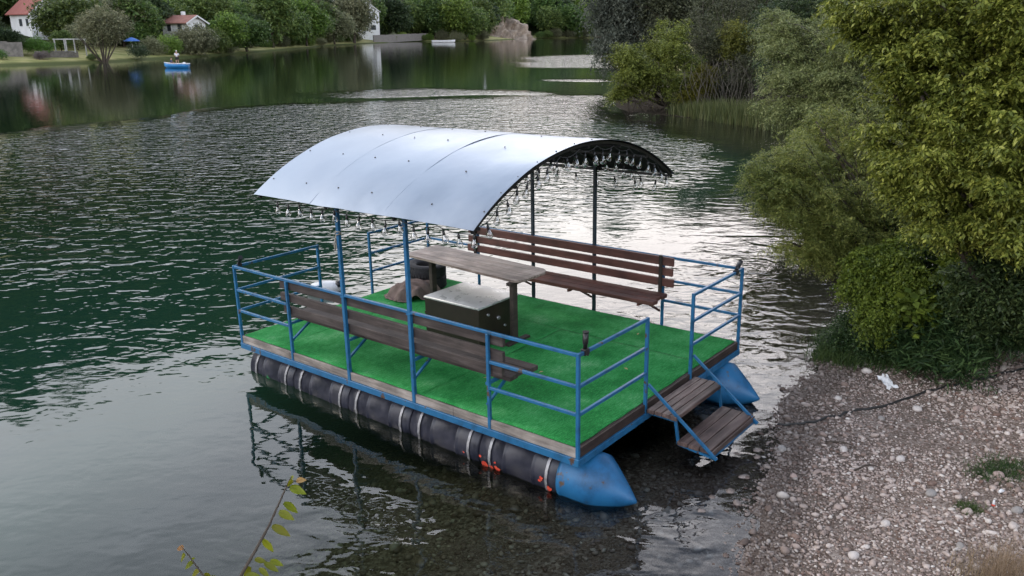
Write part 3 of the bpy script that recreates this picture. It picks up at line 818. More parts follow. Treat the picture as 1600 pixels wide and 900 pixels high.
# curved tin roof
CX0, CX1, CZ, SAG = -.20, 3.70, 1.985, .62
half = (CX1-CX0)/2; RAD = (half*half+SAG*SAG)/(2*SAG); cxm = (CX0+CX1)/2; czc = CZ+SAG-RAD; A0 = math.asin(half/RAD)
def arc(t, off=0.):              # t in 0..1 across the roof
    a = -A0 + 2*A0*t
    return cxm + (RAD+off)*math.sin(a), czc + (RAD+off)*math.cos(a)
def roof_sheet(y0, y1, off, seed, screws):
    q = MB(); nx, ny = 40, 14; vs = []; 
    def pt(i, j, o):
        t = i/nx; x, z = arc(t, o)
        y = y0+(y1-y0)*j/ny
        wv = .006*float(vnoise(x, y, .8, seed)) + .003*float(vnoise(x, y, .3, seed+1))
        wv += .010*abs(t-.5)*float(vnoise(y, 0, .35, seed+4))*(1 if i in (0, nx) else .5)
        return (x, y + (.012*float(vnoise(x, 0, .6, seed+2)) if j in (0, ny) else 0), z+wv)
    for o in (off, off-.003):
        for i in range(nx+1):
            for j in range(ny+1): vs.append(pt(i, j, o))
    n1 = (nx+1)*(ny+1); fs = []
    for i in range(nx):
        for j in range(ny):
            a = i*(ny+1)+j; b = a+ny+1
            fs.append((a, b, b+1, a+1)); fs.append((a+n1, a+1+n1, b+1+n1, b+n1))
    q.add(vs, fs, 0, True)
    rim = []
    for j in range(ny):
        a = j; rim.append((a, a+1, a+1+n1, a+n1)); a = nx*(ny+1)+j; rim.append((a+1, a, a+n1, a+1+n1))
    for i in range(nx):
        a = i*(ny+1); b = a+ny+1; rim.append((b, a, a+n1, b+n1)); a += ny; b += ny; rim.append((a, b, b+n1, a+n1))
    for f in rim: q.add([vs[i] for i in f], [(0, 1, 2, 3)])
    for t, y in screws:
        x, z = arc(t, off+.001); a = -A0+2*A0*t
        nrm = Vector((math.sin(a), 0, math.cos(a))); p = Vector((x, y, z))
        q.tube([p, p+nrm*.006, p+nrm*.009], [.010, .008, .003], 7, 1)
    return q.build('roof_sheet', [M_zinc, M_screw], canopy)
q = MB()
n_ = 24                          # arched steel ribs and lengthwise purlins
for ya in (1.07, 2.12, 3.18, 4.36):
    for i in range(n_):
        x0, z0 = arc(i/n_, -.034); x1, z1 = arc((i+1)/n_, -.034)
        q.bar((x0, ya, z0), (x1, ya, z1), .03, .03, up=(0, 1, 0))
for t in (.02, .18, .34, .5, .66, .82, .98):
    x, z = arc(t, -.066 if t not in (.02, .98) else -.068); q.bar((x, 1.05, z), (x, 4.38, z), .035, .03)
canopy = q.build('canopy', M_dark, raft)
sc1 = [(t, y) for t in (.06, .2, .36, .52, .68, .84, .95) for y in (1.07, 1.75)]
sc1 += [(t, 1.07) for t in (.13, .28, .44, .6)]
roof_sheet(1.03, 2.30, .000, 1, sc1)
roof_sheet(2.26, 3.46, .0018, 5, [(t, y) for t in (.07, .22, .38, .54, .7, .86) for y in (2.66, 3.2)])
roof_sheet(3.41, 4.43, .0036, 9, [(t, y) for t in (.07, .22, .38, .54, .7, .86) for y in (3.75, 4.36)])
q = MB(); vs = []; fs = []       # dark boarding under the sheets
nn = 30
for o in (-.012, -.018):
    for i in range(nn+1):
        x, z = arc(.012+.976*i/nn, o); vs += [(x, 1.045, z), (x, 4.41, z)]
for i in range(nn):
    a = 2*i; fs += [(a, a+2, a+3, a+1)]; a += 2*(nn+1); fs += [(a, a+1, a+3, a+2)]
q.add(vs, fs, 0, True); q.build('roof_lining', M_lining, canopy)
for (x, s_) in ((XN, 1), (XF, -1)):
    tq = (x-CX0)/(CX1-CX0)
    a = math.asin((x-cxm)/RAD); zt = czc+(RAD-.05)*math.cos(a)
    for y in (2.12, 3.18):
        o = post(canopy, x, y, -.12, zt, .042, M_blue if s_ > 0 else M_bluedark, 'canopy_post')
        q = MB(); q.box((x-.03, y-.03, HZ-.045), (x+.03, y+.03, HZ-.03)); q.build('collar', M_blue, canopy)

# benches
def bench(side):
    if side < 0:
        xb, xs0, dr, mt, bt = .006, .13, 1, M_bench_grey, .045
        zs_ = [(.80, .905), (.645, .745), (.485, .585)]
        br_y = (1.06, 2.12, 3.18, 4.23)
    else:
        xb, xs0, dr, mt, bt = W_-.004, W_-.13, -1, M_bench_red, .04
        zs_ = [(.835, .945), (.70, .80), (.555, .66)]
        br_y = (1.05, 2.12, 3.18, 4.23)
    zt = .44 if side < 0 else .495
    s_ = MB()
    for k, (o, w_) in enumerate(((.0, .13), (.15, .13), (.30, .13))):
        xa = xs0+dr*o; xb2 = xa+dr*w_
        dy = (.0, .02, -.03)[k]
        s_.box((min(xa, xb2), .90+dy, zt-.05), (max(xa, xb2), 4.43+dy*.6, zt))
    b = s_.build('bench_seat', mt, raft, bevel=.004)
    for y in br_y:
        q = MB()
        q.bar((xb-dr*.01, y+.035, zt-.07), (xb+dr*.56, y+.035, zt-.07), .03, .03)
        q.bar((xb-dr*.01, y+.035, zt-.30), (xb+dr*.36, y+.035, zt-.085), .025, .025)
        q.build('bracket', M_blue if side < 0 else M_bench_red, b)
    s_ = MB()
    rr_ = random.Random(3 if side < 0 else 4)
    for (z0, z1) in zs_:
        xa, xb2 = xb, xb+dr*bt
        s_.box((min(xa, xb2), .90+rr_.uniform(-.03, .02), z0), (max(xa, xb2), 4.40+rr_.uniform(-.03, .05), z1))
    s_.build('bench_backrest', mt, raft, bevel=.004)
    for y in (1.05, 4.23) if side > 0 else ():
        q = MB(); q.box((xb+dr*(bt+.002), y-.02, .42), (xb+dr*(bt+.03), y+.02, .97)); q.build('bench_post', M_darkwood, b)
    return b
tag(bench(-1), 'greyed plank bench with its back to the near rail')
tag(bench(1), 'reddish plank bench along the far rail')

# a few leaves blown onto the carpet
for (x, y, a, k) in ((.55, .42, .4, 0), (1.9, .62, 1.3, 1), (.75, 1.75, 2.2, 1), (3.0, 1.1, .2, 0), (1.25, 1.35, 2.9, 1)):
    q = MB(); q.add([(-.035, 0, 0), (-.008, .014, .006), (.035, 0, .004), (-.006, -.014, .009)], [(0, 3, 2, 1)])
    o = q.build('fallen_leaf', M_fallen); o.matrix_world = on_raft(x, y, .013, a)
    tag(o, ('dry yellowish fallen leaf on the carpet by the near corner post', 'small dry fallen leaf on the carpet towards the steps', 'small fallen leaf on the carpet behind the near bench', 'dry fallen leaf on the carpet near the right corner', 'small fallen leaf in the middle of the open carpet')[[.55, 1.9, .75, 3.0, 1.25].index(x)], 'leaf')

# boarding steps off the front edge
q = MB()
for x in (G0+.012, G1x+.02):
    q.bar((x, -.045, .22), (x, -.84, -.40), .026, .026, up=(1, 0, 0))
    q.bar((x+.028, -.045, -.11), (x+.028, -.37, -.115), .026, .026, up=(1, 0, 0))
    q.bar((x+.028, -.36, -.12), (x+.028, -.40, -.365), .026, .026, up=(1, 0, 0))
    q.bar((x+.028, -.40, -.365), (x+.014, -.83, -.40), .026, .026, up=(1, 0, 0))
for yb, zb in ((-.10, -.12), (-.34, -.12), (-.46, -.383), (-.78, -.403)):
    q.bar((G0+.05, yb, zb), (G1x+.03, yb, zb), .024, .024)
steps = q.build('boarding_steps', M_blue, raft)
q = MB()
for k in range(4):
    y0 = -.05-.088*k; q.box((G0-.01+random.uniform(-.01, .01), y0-.080, -.095), (G1x+.07+random.uniform(-.01, .01), y0, -.05))
q.build('upper_tread', M_step, steps, bevel=.004)
q = MB()
for k in range(3):
    y0 = -.40-.125*k; q.box((G0+.02+random.uniform(-.01, .01), y0-.115, -.368), (G1x+.06+random.uniform(-.01, .01), y0, -.320))
q.box((G0+.03, -.790, -.40), (G1x+.06, -.772, -.335))
q.build('lower_tread', M_step, steps, bevel=.004)

# ------------------------------------------------------------------ things on the raft
t = empty('table', mat=on_raft(2.13, 3.0, .008, 0.0))
tag(t, 'long weathered plank table with rounded end standing on the green carpet', 'table')
def tabletop():
    """rounded plank top; local origin at (2.13, 3.0)"""
    zt = .84; th = .032
    # footprint corners of the top in raft coordinates, relative to the origin
    y0, y1 = 2.06-3.0, 4.22-3.0
    x0, x1 = 1.76-2.13, 2.42-2.13
    shear = .17/2.1
    parts = []
    q = MB()
    nb = 4; wB = (x1-x0)/nb
    for k in range(nb):
        xa, xb2 = x0+wB*k+.0035, x0+wB*(k+1)-.0035
        def endy(x):
            u = (x-(x0+x1)/2)/((x1-x0)/2)
            r_ = .16; au = abs(u)*((x1-x0)/2); e_ = max(0, au-((x1-x0)/2-r_))
            return y0 + (r_-math.sqrt(max(r_*r_-e_*e_, 0)))
        m_ = 7; outl = []
        for i in range(m_+1):
            x = xa+(xb2-xa)*i/m_; outl.append((x, endy(x)))
        outl += [(xb2, y1), (xa, y1)]
        vs = []
        for z in (zt-th, zt):
            for (x, y) in outl: vs.append((x + (y-y0)*shear*1.0, y, z))
        c = len(outl)
        fs = [tuple(range(c))[::-1], tuple(range(c, 2*c))] + [(i, (i+1) % c, (i+1) % c+c, i+c) for i in range(c)]
        q.add(vs, fs)
    return q.build('tabletop', M_table, t, bevel=.003)
tabletop()
for (lx, ly) in ((-.30, -.80), (.06, .93)):
    q = MB(); q.box((lx-.045, ly-.03, .03), (lx+.045, ly+.03, .765)); q.build('leg', M_darkwood, t, bevel=.004)
    q = MB(); q.box((lx-.10, ly-.035, .765), (lx+.48, ly+.035, .806)); q.build('crossbeam', M_darkwood, t, bevel=.004)
    q = MB(); q.box((lx-.16, ly-.04, 0), (lx+.28, ly+.04, .03)); q.build('foot', M_darkwood, t, bevel=.004)
q = MB(); q.box((-.05, -.76, .74), (.0, .90, .765)); q.build('rail', M_darkwood, t)

# low metal chest under the table
t = empty('metal_chest', mat=on_raft(1.75, 2.83, .008, .0))
tag(t, 'low dark brown chest with a scuffed grey metal top under the table', 'chest')
q = MB(); q.box((-.385, -.455, .02), (.385, .455, .515)); q.build('body', M_boxside, t, bevel=.006)
q = MB(); q.box((-.395, -.465, .518), (.395, .465, .545)); q.build('top_plate', M_steel, t, bevel=.006)
for sx in (-.3, .3):
    for sy in (-.36, .36): q = MB(); q.box((sx-.03, sy-.03, 0), (sx+.03, sy+.03, .019)); q.build('foot', M_dark, t)
for (lx, lz, r_) in ((-.22, .42, .018), (-.02, .33, .024), (.10, .20, .016), (.24, .38, .014), (.28, .14, .016)):
    q = MB(); q.lathe([(r_, -.457), (r_, -.475), (r_*.6, -.485)], 12, 'y', (lx, 0, lz)); q.build('knob', M_strap, t)

# two old tyres stacked at the far end
def tyre(z, label, rx=0):
    o = MB(); R0, w2 = .30, .095
    prof = [(R0-.13, -w2*.75), (R0-.09, -w2), (R0-.02, -w2*.95), (R0, -w2*.65), (R0+.003, 0), (R0, w2*.65), (R0-.02, w2*.95), (R0-.09, w2), (R0-.13, w2*.75), (R0-.15, w2*.6), (R0-.12, 0), (R0-.15, -w2*.6), (R0-.13, -w2*.75)]
    o.lathe(prof, 40, 'z', cap=False)
    for k in range(40):
        a = 2*PI*k/40
        for sz in (-.055, 0, .055):
            c_, s_ = math.cos(a+sz), math.sin(a+sz)
            o.box((-.001, -.001, 0), (0, 0, .001)) if False else o.bar(((R0+.001)*c_, (R0+.001)*s_, sz-.02), ((R0+.001)*c_, (R0+.001)*s_, sz+.02), .026, .010, up=(c_, s_, 0))
    r = o.build('tyre', M_tyre)
    r.matrix_world = on_raft(3.0, 4.86, z, .3) @ Matrix.Rotation(rx, 4, 'X')
    return tag(r, label, 'tyre', 'tyres stacked at the far end of the raft')
tyre(.105, 'lower old black tyre of the pair stacked on the carpet behind the cloth')
tyre(.300, 'upper old black tyre of the pair stacked behind the table end', .05)

# crumpled brown cloth over a bundle
V, Fq = [], []
nx = 46
for j in range(nx):
    for i in range(nx):
        u, v = i/(nx-1)*2-1, j/(nx-1)*2-1
        r_ = math.hypot(u, v)
        ang = math.atan2(v, u)
        edge = .95+.12*math.sin(3*ang+1)+.07*math.sin(7*ang)
        hgt = .23*max(0, 1-(r_/edge)**2.3)
        hgt += .030*math.sin(u*9+math.sin(v*5)*2)*min(1, r_*1.4)*(r_ < 1.1) + .014*math.sin(v*21+u*9)
        V.append((u*.42, v*.31, max(.006, hgt+.01 if r_ < edge else .006+.012*abs(math.sin(ang*8)))))
i = np.arange(nx*nx).reshape(nx, nx)
Fq = np.stack([i[:-1,:-1], i[:-1,1:], i[1:,1:], i[1:,:-1]], -1).reshape(-1, 4)
Va = np.array(V); ctr = Va[Fq].mean(1); keep = np.hypot(ctr[:, 0]/.42, ctr[:, 1]/.31) < 1.02+.08*np.sin(5*np.arctan2(ctr[:, 1], ctr[:, 0]))
cl = np_mesh('cloth', Va, Fq[keep], M_cloth, smooth=True)
cl.matrix_world = on_raft(2.52, 4.68, .012, -.6)
md = cl.modifiers.new('thickness', 'SOLIDIFY'); md.thickness = .006
tag(cl, 'crumpled brown cloth heaped on the carpet in front of the tyres', 'cloth')

# rod rests clamped to the rail corners
def rod_rest(x, y, tilt, az, label):
    t = empty('rod_rest', mat=on_raft(x, y, HZ+.002, az))
    tag(t, label, 'rod rest', 'black rod rests on the railing corners')
    q = MB()
    dirv = Vector((math.sin(tilt), 0, math.cos(tilt)))
    p0 = Vector((0, 0, .015)); q.tube([p0, p0+dirv*.04, p0+dirv*.05, p0+dirv*.15], [.020, .020, .027, .027], 12)
    q.tube([p0+dirv*.15, p0+dirv*.165], [.030, .030], 12)
    q.build('tube', M_dark, t)
    q = MB(); q.box((-.035, -.028, -.045), (.035, .028, .014)); q.box((.036, -.01, -.07), (.05, .01, .005)); q.build('clamp', M_dark, t, bevel=.004)
    return t
rod_rest(.09, YN, 0.05, 0, 'upright black rod rest clamped to the corner rail nearest the beach steps left side')
rod_rest(W_-.16, YN, 1.15, 0.1, 'tilted black rod rest on the rail corner right of the steps')
rod_rest(.06, YF, -.9, 1.2, 'tilted black rod rest on the rail corner at the far left of the raft')

# pale rope looped round a roof post
q = MB()
pts = [(.028*math.cos(a), .028*math.sin(a), .02*math.sin(a*.9)-a*.004) for a in np.linspace(0, 4*PI, 30)]
q.tube(pts, .006, 6)
q.tube([(.03, 0, -.03), (.034, .01, -.10), (.03, .02, -.17), (.04, .035, -.20), (.05, .03, -.15), (.04, .01, -.06)], .007, 6)
q.tube([(.03, -.0, 0.02), (.05, -.05, -.02), (.04, -.06, -.09), (.03, -.03, -.02)], .005, 6)
rp = q.build('rope', M_rope); rp.matrix_world = on_raft(XN, 3.18, 1.66, 2.2)
tag(rp, 'short pale rope looped round the blue roof post second from the left', 'rope')

# string lights with clear bulbs
bulb_me = None
def bulb_mesh():
    q = MB()
    q.lathe([(.004, -.045), (.014, -.052), (.019, -.066), (.030, -.088), (.035, -.108), (.030, -.128), (.014, -.142), (.002, -.145)], 14, 'z', cap=False)
    return q
def string_lights(path, bulbs, label, cords=True):
    """path: list of raft-local points of the cable; bulbs: (index along path, drop)"""
    t = empty('string_lights', mat=RM)
    tag(t, label, 'string lights', 'strings of clear bulbs under the roof')
    q = MB(); q.tube(path, .0045, 5); q.build('cable', M_wire, t)
    for (p, drop) in bulbs:
        p = Vector(p)
        b_ = bulb_mesh().build('bulb', M_glass, t); b_.location = p - Vector((0, 0, drop))
        b_.rotation_euler = (random.uniform(-.2, .2), random.uniform(-.2, .2), 0)
        s_ = MB(); s_.lathe([(.006, .004+drop), (.006, -.008), (.013, -.010), (.014, -.048), (.010, -.052)], 8, 'z'); s_.build('socket', M_dark, b_)
    return t
def sag_path(keys, n=8, sag=.03):
    pts = []
    for a, b in zip(keys[:-1], keys[1:]):
        a, b = Vector(a), Vector(b)
        for k in range(n): 
            u = k/n; p = a.lerp(b, u); p.z -= sag*4*u*(1-u); pts.append(p)
    pts.append(Vector(keys[-1])); return pts
ks = [(-.15, y, 1.955) for y in np.linspace(1.0, 4.2, 7)]
pth = sag_path(ks, 8, .035)
string_lights(pth, [(pth[i], random.uniform(0, .02)) for i in range(1, len(pth)-1, 3)] , 'string of clear bulbs hanging along the roof eave nearest the camera')
ks = []
for t_ in np.linspace(.03, .97, 12):
    x, z = arc(t_, -.06); ks.append((x, 1.06, z-.01))
pth = sag_path(ks, 6, .04)
string_lights(pth, [(pth[i], random.uniform(0, .03)) for i in range(2, len(pth)-1, 3)], 'string of clear bulbs following the curved front edge of the roof')
ks = []
for t_ in np.linspace(.30, .96, 7):
    x, z = arc(t_, -.08); ks.append((x, 1.35, z-.06))
pth = sag_path(ks, 6, .05)
string_lights(pth, [(pth[i], random.uniform(.0, .04)) for i in range(1, len(pth)-1, 3)], 'second string of clear bulbs drooping just inside the curved front of the roof')
ks = [(3.62, y, 1.93) for y in np.linspace(1.1, 4.2, 6)]
pth = sag_path(ks, 8, .04)
string_lights(pth, [(pth[i], random.uniform(0, .03)) for i in range(2, len(pth)-1, 4)], 'string of clear bulbs along the roof eave on the far side')

# ------------------------------------------------------------------ foliage tools
def unit(v): return v/np.maximum(np.linalg.norm(v, axis=-1, keepdims=True), 1e-9)

def sprays(r, O, D, Ls, K, leaf, width=.45, droop=.35, side=1.0, hang=0., jitter=.35, fold=.25):
    """leafy twigs: K pairs of leaves along each arching twig; returns verts and quads"""
    N = len(O)
    t = np.linspace(.12, 1, K)[None, :, None]
    g = np.array([0, 0, -1.])
    L3 = Ls[:, None, None]
    C = O[:, None, :] + D[:, None, :]*L3*t + g*droop*L3*t*t
    T = unit(D[:, None, :] + 2*droop*t*g)
    S = unit(np.cross(T, g + r.normal(0, .35, (N, 1, 3))))
    C = np.repeat(C, 2, 1); T = np.repeat(T, 2, 1); S = np.repeat(S, 2, 1)
    sg = np.tile([1., -1.], K)[None, :, None]
    ld = unit(T*.65 + S*sg*side + g*hang + r.normal(0, jitter, C.shape))
    ln = leaf*r.uniform(.62, 1.35, (N, 1, 1))*r.uniform(.6, 1.25, (N, 2*K, 1))*np.interp(np.repeat(t[..., 0], 2, 1), [0, .5, 1], [.8, 1.1, .75])[..., None]
    C = C + r.normal(0, leaf*.25, C.shape)
    Nn = unit(np.cross(ld, np.cross(g, ld) + r.normal(0, .5, C.shape)))
    wv = unit(np.cross(ld, Nn))*ln*width*.5
    tip = C + ld*ln + g*ln*.12
    mid = C + ld*ln*.45
    A = mid + wv + Nn*ln*fold*.3; B = mid - wv + Nn*ln*fold*.3
    V = np.stack([C, A, tip, B], 2).reshape(-1, 3)
    Fq = np.arange(len(V)).reshape(-1, 4)
    return V, Fq

def crown_points(r, lobes, n, inner=.5):
    """twig origins and outward directions on lumpy lobes"""
    lobes = np.asarray(lobes, float)
    wgt = (lobes[:, 3]*lobes[:, 4] + lobes[:, 4]*lobes[:, 5] + lobes[:, 3]*lobes[:, 5]); wgt /= wgt.sum()
    k = r.choice(len(lobes), n, p=wgt)
    d = unit(r.normal(0, 1, (n, 3)))
    rad = inner + (1-inner)*r.random((n, 1))**.6
    O = lobes[k, :3] + d*rad*lobes[k, 3:6]
    return O, unit(d + r.normal(0, .35, (n, 3)))

def sub_lobes(r, c, rad, n, size=.42, flat=.3):
    """scatter n small lobes over an ellipsoid crown so that its outline is uneven"""
    c = np.asarray(c, float); rad = np.asarray(rad, float)
    d = unit(r.normal(0, 1, (n, 3))); d[:, 2] = np.where(d[:, 2] < -flat, -d[:, 2]*.5, d[:, 2])
    p = c + d*rad*r.uniform(.45, .85, (n, 1))
    s = rad*size*r.uniform(.6, 1.3, (n, 1))
    return np.hstack([p, s])

def branches(q, base, lobes, r, r0, n=5, mi=0, sub=2):
    base = Vector(base)
    for lb in lobes:
        c = Vector(lb[:3]); m_ = base.lerp(c, .45) + Vector(r.normal(0, .08, 3)*(c-base).length)
        m_.z += .08*(c-base).length
        q.tube([base, m_, c], [r0, r0*.62, r0*.28], n, mi, caps=False)
        for k in range(sub):
            e_ = c + Vector(unit(r.normal(0, 1, 3))*lb[3:6]*.95)
            q.tube([m_.lerp(c, .6), c.lerp(e_, .5) + Vector(r.normal(0, .05, 3)*lb[3]), e_], [r0*.3, r0*.2, r0*.08], 4, mi, caps=False)

def plant(name, label, cat, group, loc, crown_V, crown_F, lm, wood=None, bm_=None, crown_name='crown', bark_name='trunk', kind=None):
    t = empty(name, loc)
    tag(t, label, cat, group, kind)
    np_mesh(crown_name, crown_V, crown_F, lm, t)
    if wood is not None: wood.build(bark_name, bm_ or M_bark, t)
    return t

# tree prototypes for the far banks: unit height 1 m, scaled when placed
def far_proto(seed, shape, n, leaf, lm, multi=False, K=3):
    r = np.random.default_rng(seed)
    cz, rx, rz = shape
    lobes = sub_lobes(r, (0, 0, cz), (rx, rx, rz), 16, .42)
    lobes = np.vstack([lobes, [(0, 0, cz, rx*.7, rx*.7, rz*.75)]])
    O, D = crown_points(r, lobes, n, .35)
    V, Fq = sprays(r, O, unit(D+[0, 0, .15]), r.uniform(.05, .11, n), K, leaf, .6, .35, jitter=.6)
    me_name = 'crown'
    q = MB()
    if multi:
        for k in range(9):
            a = 2*PI*k/9 + r.uniform(-.2, .2); rr = r.uniform(.18, .42)
            q.tube([(0.03*math.cos(a), .03*math.sin(a), 0), (rr*.45*math.cos(a), rr*.45*math.sin(a), .22), (rr*math.cos(a), rr*math.sin(a), .55)], [.016, .012, .004], 5, caps=False)
    else:
        q.tube([(0, 0, -.03), (.01, .01, .25), (0, 0, cz)], [.030, .024, .010], 6, caps=False)
        branches(q, (0, 0, .22), lobes[:6], r, .012, 4, sub=0)
    return V, Fq, q, lm
def proto_obj(name, label, cat, p, bark=None):
    V, Fq, q, lm = p
    t = empty(name, (0, 0, 0)); np_mesh('crown', V, Fq, lm, t); q.build('trunk', bark or M_bark, t)
    return t
PROTO = {}
def mk(key, *a, **k): PROTO[key] = far_proto(*a, **k)
mk('round', 11, (.50, .42, .46), 2300, .055, L_far)
mk('round2', 12, (.50, .50, .46), 2500, .055, L_far)
mk('fresh', 13, (.50, .46, .46), 2400, .055, L_far2)
mk('tall', 14, (.50, .34, .48), 2200, .052, L_far)
mk('dark', 15, (.50, .40, .48), 2300, .055, L_dark)
mk('willow', 16, (.60, .46, .36), 2400, .030, L_grey, multi=True, K=4)
mk('greyish', 17, (.49, .46, .47), 2600, .045, L_grey)
mk('bush', 18, (.36, .62, .52), 2000, .055, L_far)
mk('bushgrey', 19, (.36, .66, .52), 2200, .050, L_grey)
mk('hedge', 20, (.46, .80, .46), 2400, .045, L_hedge)
mk('bushfresh', 21, (.36, .60, .52), 2000, .055, L_far2)
USED = {}
def place_far(key, x, y, h, label, name='tree', cat='tree', group=None, rz=None, sink=.15):
    if key not in USED:
        t = proto_obj(name, '', '', PROTO[key]); USED[key] = t
    else:
        t = copy_tree(USED[key])
    t.name = name
    t.location = (x, y, G1(x, y) - sink)
    t.rotation_euler = (0, 0, random.uniform(0, 6.28) if rz is None else rz)
    s = h; t.scale = (s*random.uniform(.9, 1.12), s*random.uniform(.9, 1.12), s)
    for k_ in ('label', 'category', 'group', 'kind'):
        if k_ in t: del t[k_]
    tag(t, label, cat, group)
    return t

def bank(px, off):
    """point on the left bank behind the shoreline, seen at photo column px, `off` metres past the shore"""
    # walk outwards along the bearing until land is reached
    cpx = (px-800)/F_PX
    best = None
    for Y in np.arange(60, 700, 1.0):
        # x/Y ratio for a far point close to the horizon
        x = cpx*Y*math.cos(PITCH)
        if float(sdist(np.array([[x, Y]]), SHORE_L, POLY_L)[0]) > 0:
            return cpx*(Y+off)*math.cos(PITCH), Y+off
    return cpx*600*math.cos(PITCH), 600
def far_tree(key, px, off, hpx, label, name='tree', cat='tree', group=None, **k):
    x, y = bank(px, off)
    return place_far(key, x, y, hpx*y/F_PX*1.05, label, name, cat, group, **k)

GT = 'trees along the far bank'
far_tree('dark', 8, 9, 40, 'dark dense tree at the left edge behind the stone wall', group=GT)
far_tree('dark', -25, 12, 62, 'dark tree cut by the left edge of the view', group=GT)
far_tree('hedge', 57, 7, 29, 'bright green clipped hedge between the stone wall and the pergola', 'hedge', 'hedge')
far_tree('round', 92, 13, 34, 'mid green tree covering the foot of the red roofed white house', group=GT)
far_tree('greyish', 118, 16, 40, 'loose tree behind the pergola right of the red roofed house', group=GT)
far_tree('willow', 156, -1.2, 78, 'spreading grey green willow with many bare stems at the water edge', 'willow', 'tree', group=GT, rz=.6)
far_tree('round', 213, 20, 44, 'round mid green tree between the willow and the low pink house', group=GT)
far_tree('bushgrey', 236, 5, 28, 'pale green bush right of the blue umbrella', 'bush', 'bush')
far_tree('bushgrey', 303, 3.5, 44, 'wide grey green bush on the bank right behind the blue rowing boat', 'bush', 'bush')
far_tree('bushgrey', 283, 6.5, 40, 'grey green bush in front of the low house', 'bush', 'bush')
far_tree('bush', 330, 5, 42, 'green bush between the wide grey bush and the light green tree', 'bush', 'bush')
far_tree('bushfresh', 262, 4.5, 34, 'light green bush on the bank left of the wide grey bush', 'bush', 'bush')
far_tree('fresh', 350, 3, 56, 'light green tree right of the wide grey bush', group=GT)
far_tree('round2', 383, 3, 54, 'spreading green tree at the water just left of the grassy spit', group=GT)
far_tree('tall', 425, 12, 84, 'tall dark green tree behind the grassy spit', group=GT)
far_tree('fresh', 478, 8, 66, 'bright green round tree at the middle of the grassy spit', group=GT)
far_tree('round2', 445, 14, 60, 'broad green tree between the tall dark tree and the bright round tree', group=GT)
far_tree('greyish', 522, 3, 54, 'grey green tree at the right end of the grassy spit', group=GT)
far_tree('greyish', 553, 4, 72, 'taller grey green tree touching the left side of the tall white house', group=GT)
far_tree('dark', 610, 30, 62, 'dark tree standing right behind the tall white house', group=GT)
far_tree('round2', 645, 14, 50, 'round green tree right of the tall white house', group=GT)
far_tree('round', 680, 10, 62, 'green tree above the small white boat on the far shore', group=GT)
far_tree('fresh', 708, 8, 56, 'lighter green tree right of the small white boat', group=GT)
far_tree('round2', 726, 8, 54, 'broad green tree left of the rocky slope', group=GT)
far_tree('tall', 752, 12, 56, 'tall green tree touching the left edge of the rocky slope', group=GT)
far_tree('round', 862, 10, 46, 'green tree at the right foot of the rocky slope', group=GT)
far_tree('round2', 885, 10, 46, 'green shore tree midway between the rocky slope and the right bank', group=GT)
far_tree('fresh', 918, 10, 44, 'lighter green shore tree nearest the dark willow of the right bank', group=GT)
far_tree('round', 945, 12, 50, 'green tree of the far shore partly behind the dark willow', group=GT)

# the second and third rows fill the bank behind: alike, told apart by nothing
rr = random.Random(21)
keys = ['round', 'round2', 'fresh', 'tall', 'dark', 'greyish', 'round', 'tall', 'dark']
for px in range(-50, 990, 17):
    for row, off in enumerate((26, 40, 58)):
        pxx = px + rr.uniform(-8, 8)
        if 745 < pxx < 852:
            if row < 2: continue
            off = 95
        if row == 0 and (pxx < 100 or 248 < pxx < 330 or 552 < pxx < 604 or 748 < pxx < 850): continue
        if row == 1 and (pxx < 105 or 552 < pxx < 600): continue
        x, y = bank(pxx, off + rr.uniform(-4, 4))
        key = rr.choice(keys)
        h = max(rr.uniform(7.5, 11), y*rr.uniform(.036, .050)) + row*1.0
        place_far(key, x, y, h, 'leafy tree of the wooded slope behind the far bank', 'tree', 'tree', 'trees on the wooded slope behind the far bank')

# low shrubs that close the foot of the wood
for px in range(330, 960, 15):
    pxx = px + rr.uniform(-5, 5)
    if 560 < pxx < 602 or 762 < pxx < 842: continue
    x, y = bank(pxx, rr.uniform(13, 20) if pxx < 560 else rr.uniform(1, 5))
    place_far(rr.choice(['bush', 'bushfresh', 'bush', 'bushgrey']), x, y, rr.uniform(2.6, 4.5)*max(1, y/330), 'low green shrub at the foot of the far trees', 'bush', 'bush', 'low shrubs at the foot of the far trees')

# forest cover of the hills: one mass of crowns
def forest(name, label, pts, leafy, lm, seed, K=3, nsp=70):
    r = np.random.default_rng(seed)
    Vs = []; n0 = 0
    for (x, y, h) in pts:
        n = nsp
        d = unit(r.normal(0, 1, (n, 3))); d[:, 2] = np.abs(d[:, 2])*1.1-.25
        O = np.array([x, y, 0]) + d*np.array([h*.42, h*.42, h*.55])*r.uniform(.6, 1, (n, 1)); O[:, 2] += h*.5
        O[:, 2] += G1(x, y)
        V, _ = sprays(r, O, unit(d+r.normal(0, .3, d.shape)), np.full(n, h*.16), K, leafy*h/12, .7, .3, jitter=.7)
        Vs.append(V)
    V = np.vstack(Vs)
    o = np_mesh(name, V, np.arange(len(V)).reshape(-1, 4), lm)
    return tag(o, label, 'forest', kind='stuff')
pts = []
r = np.random.default_rng(5)
cand_x, cand_y = r.uniform(-520, 160, 9000), r.uniform(100, 820, 9000)
sL_ = sdist(np.stack([cand_x, cand_y], -1), SHORE_L, POLY_L)
k_ = 0
for x, y, s_ in zip(cand_x, cand_y, sL_):
    az = math.atan2(x, y)
    if 40 < s_ < 330 and -.68 < az < .22 and r.random() < (1.0 if az > -.2 else .85 if s_ < 150 else .42):
        pts.append((x, y, r.uniform(9, 16) if s_ < 150 else r.uniform(14, 22)))
forest('forest', 'dense woodland covering the hills behind the far bank', pts[:2600], 2.0, L_far, 9, nsp=42)

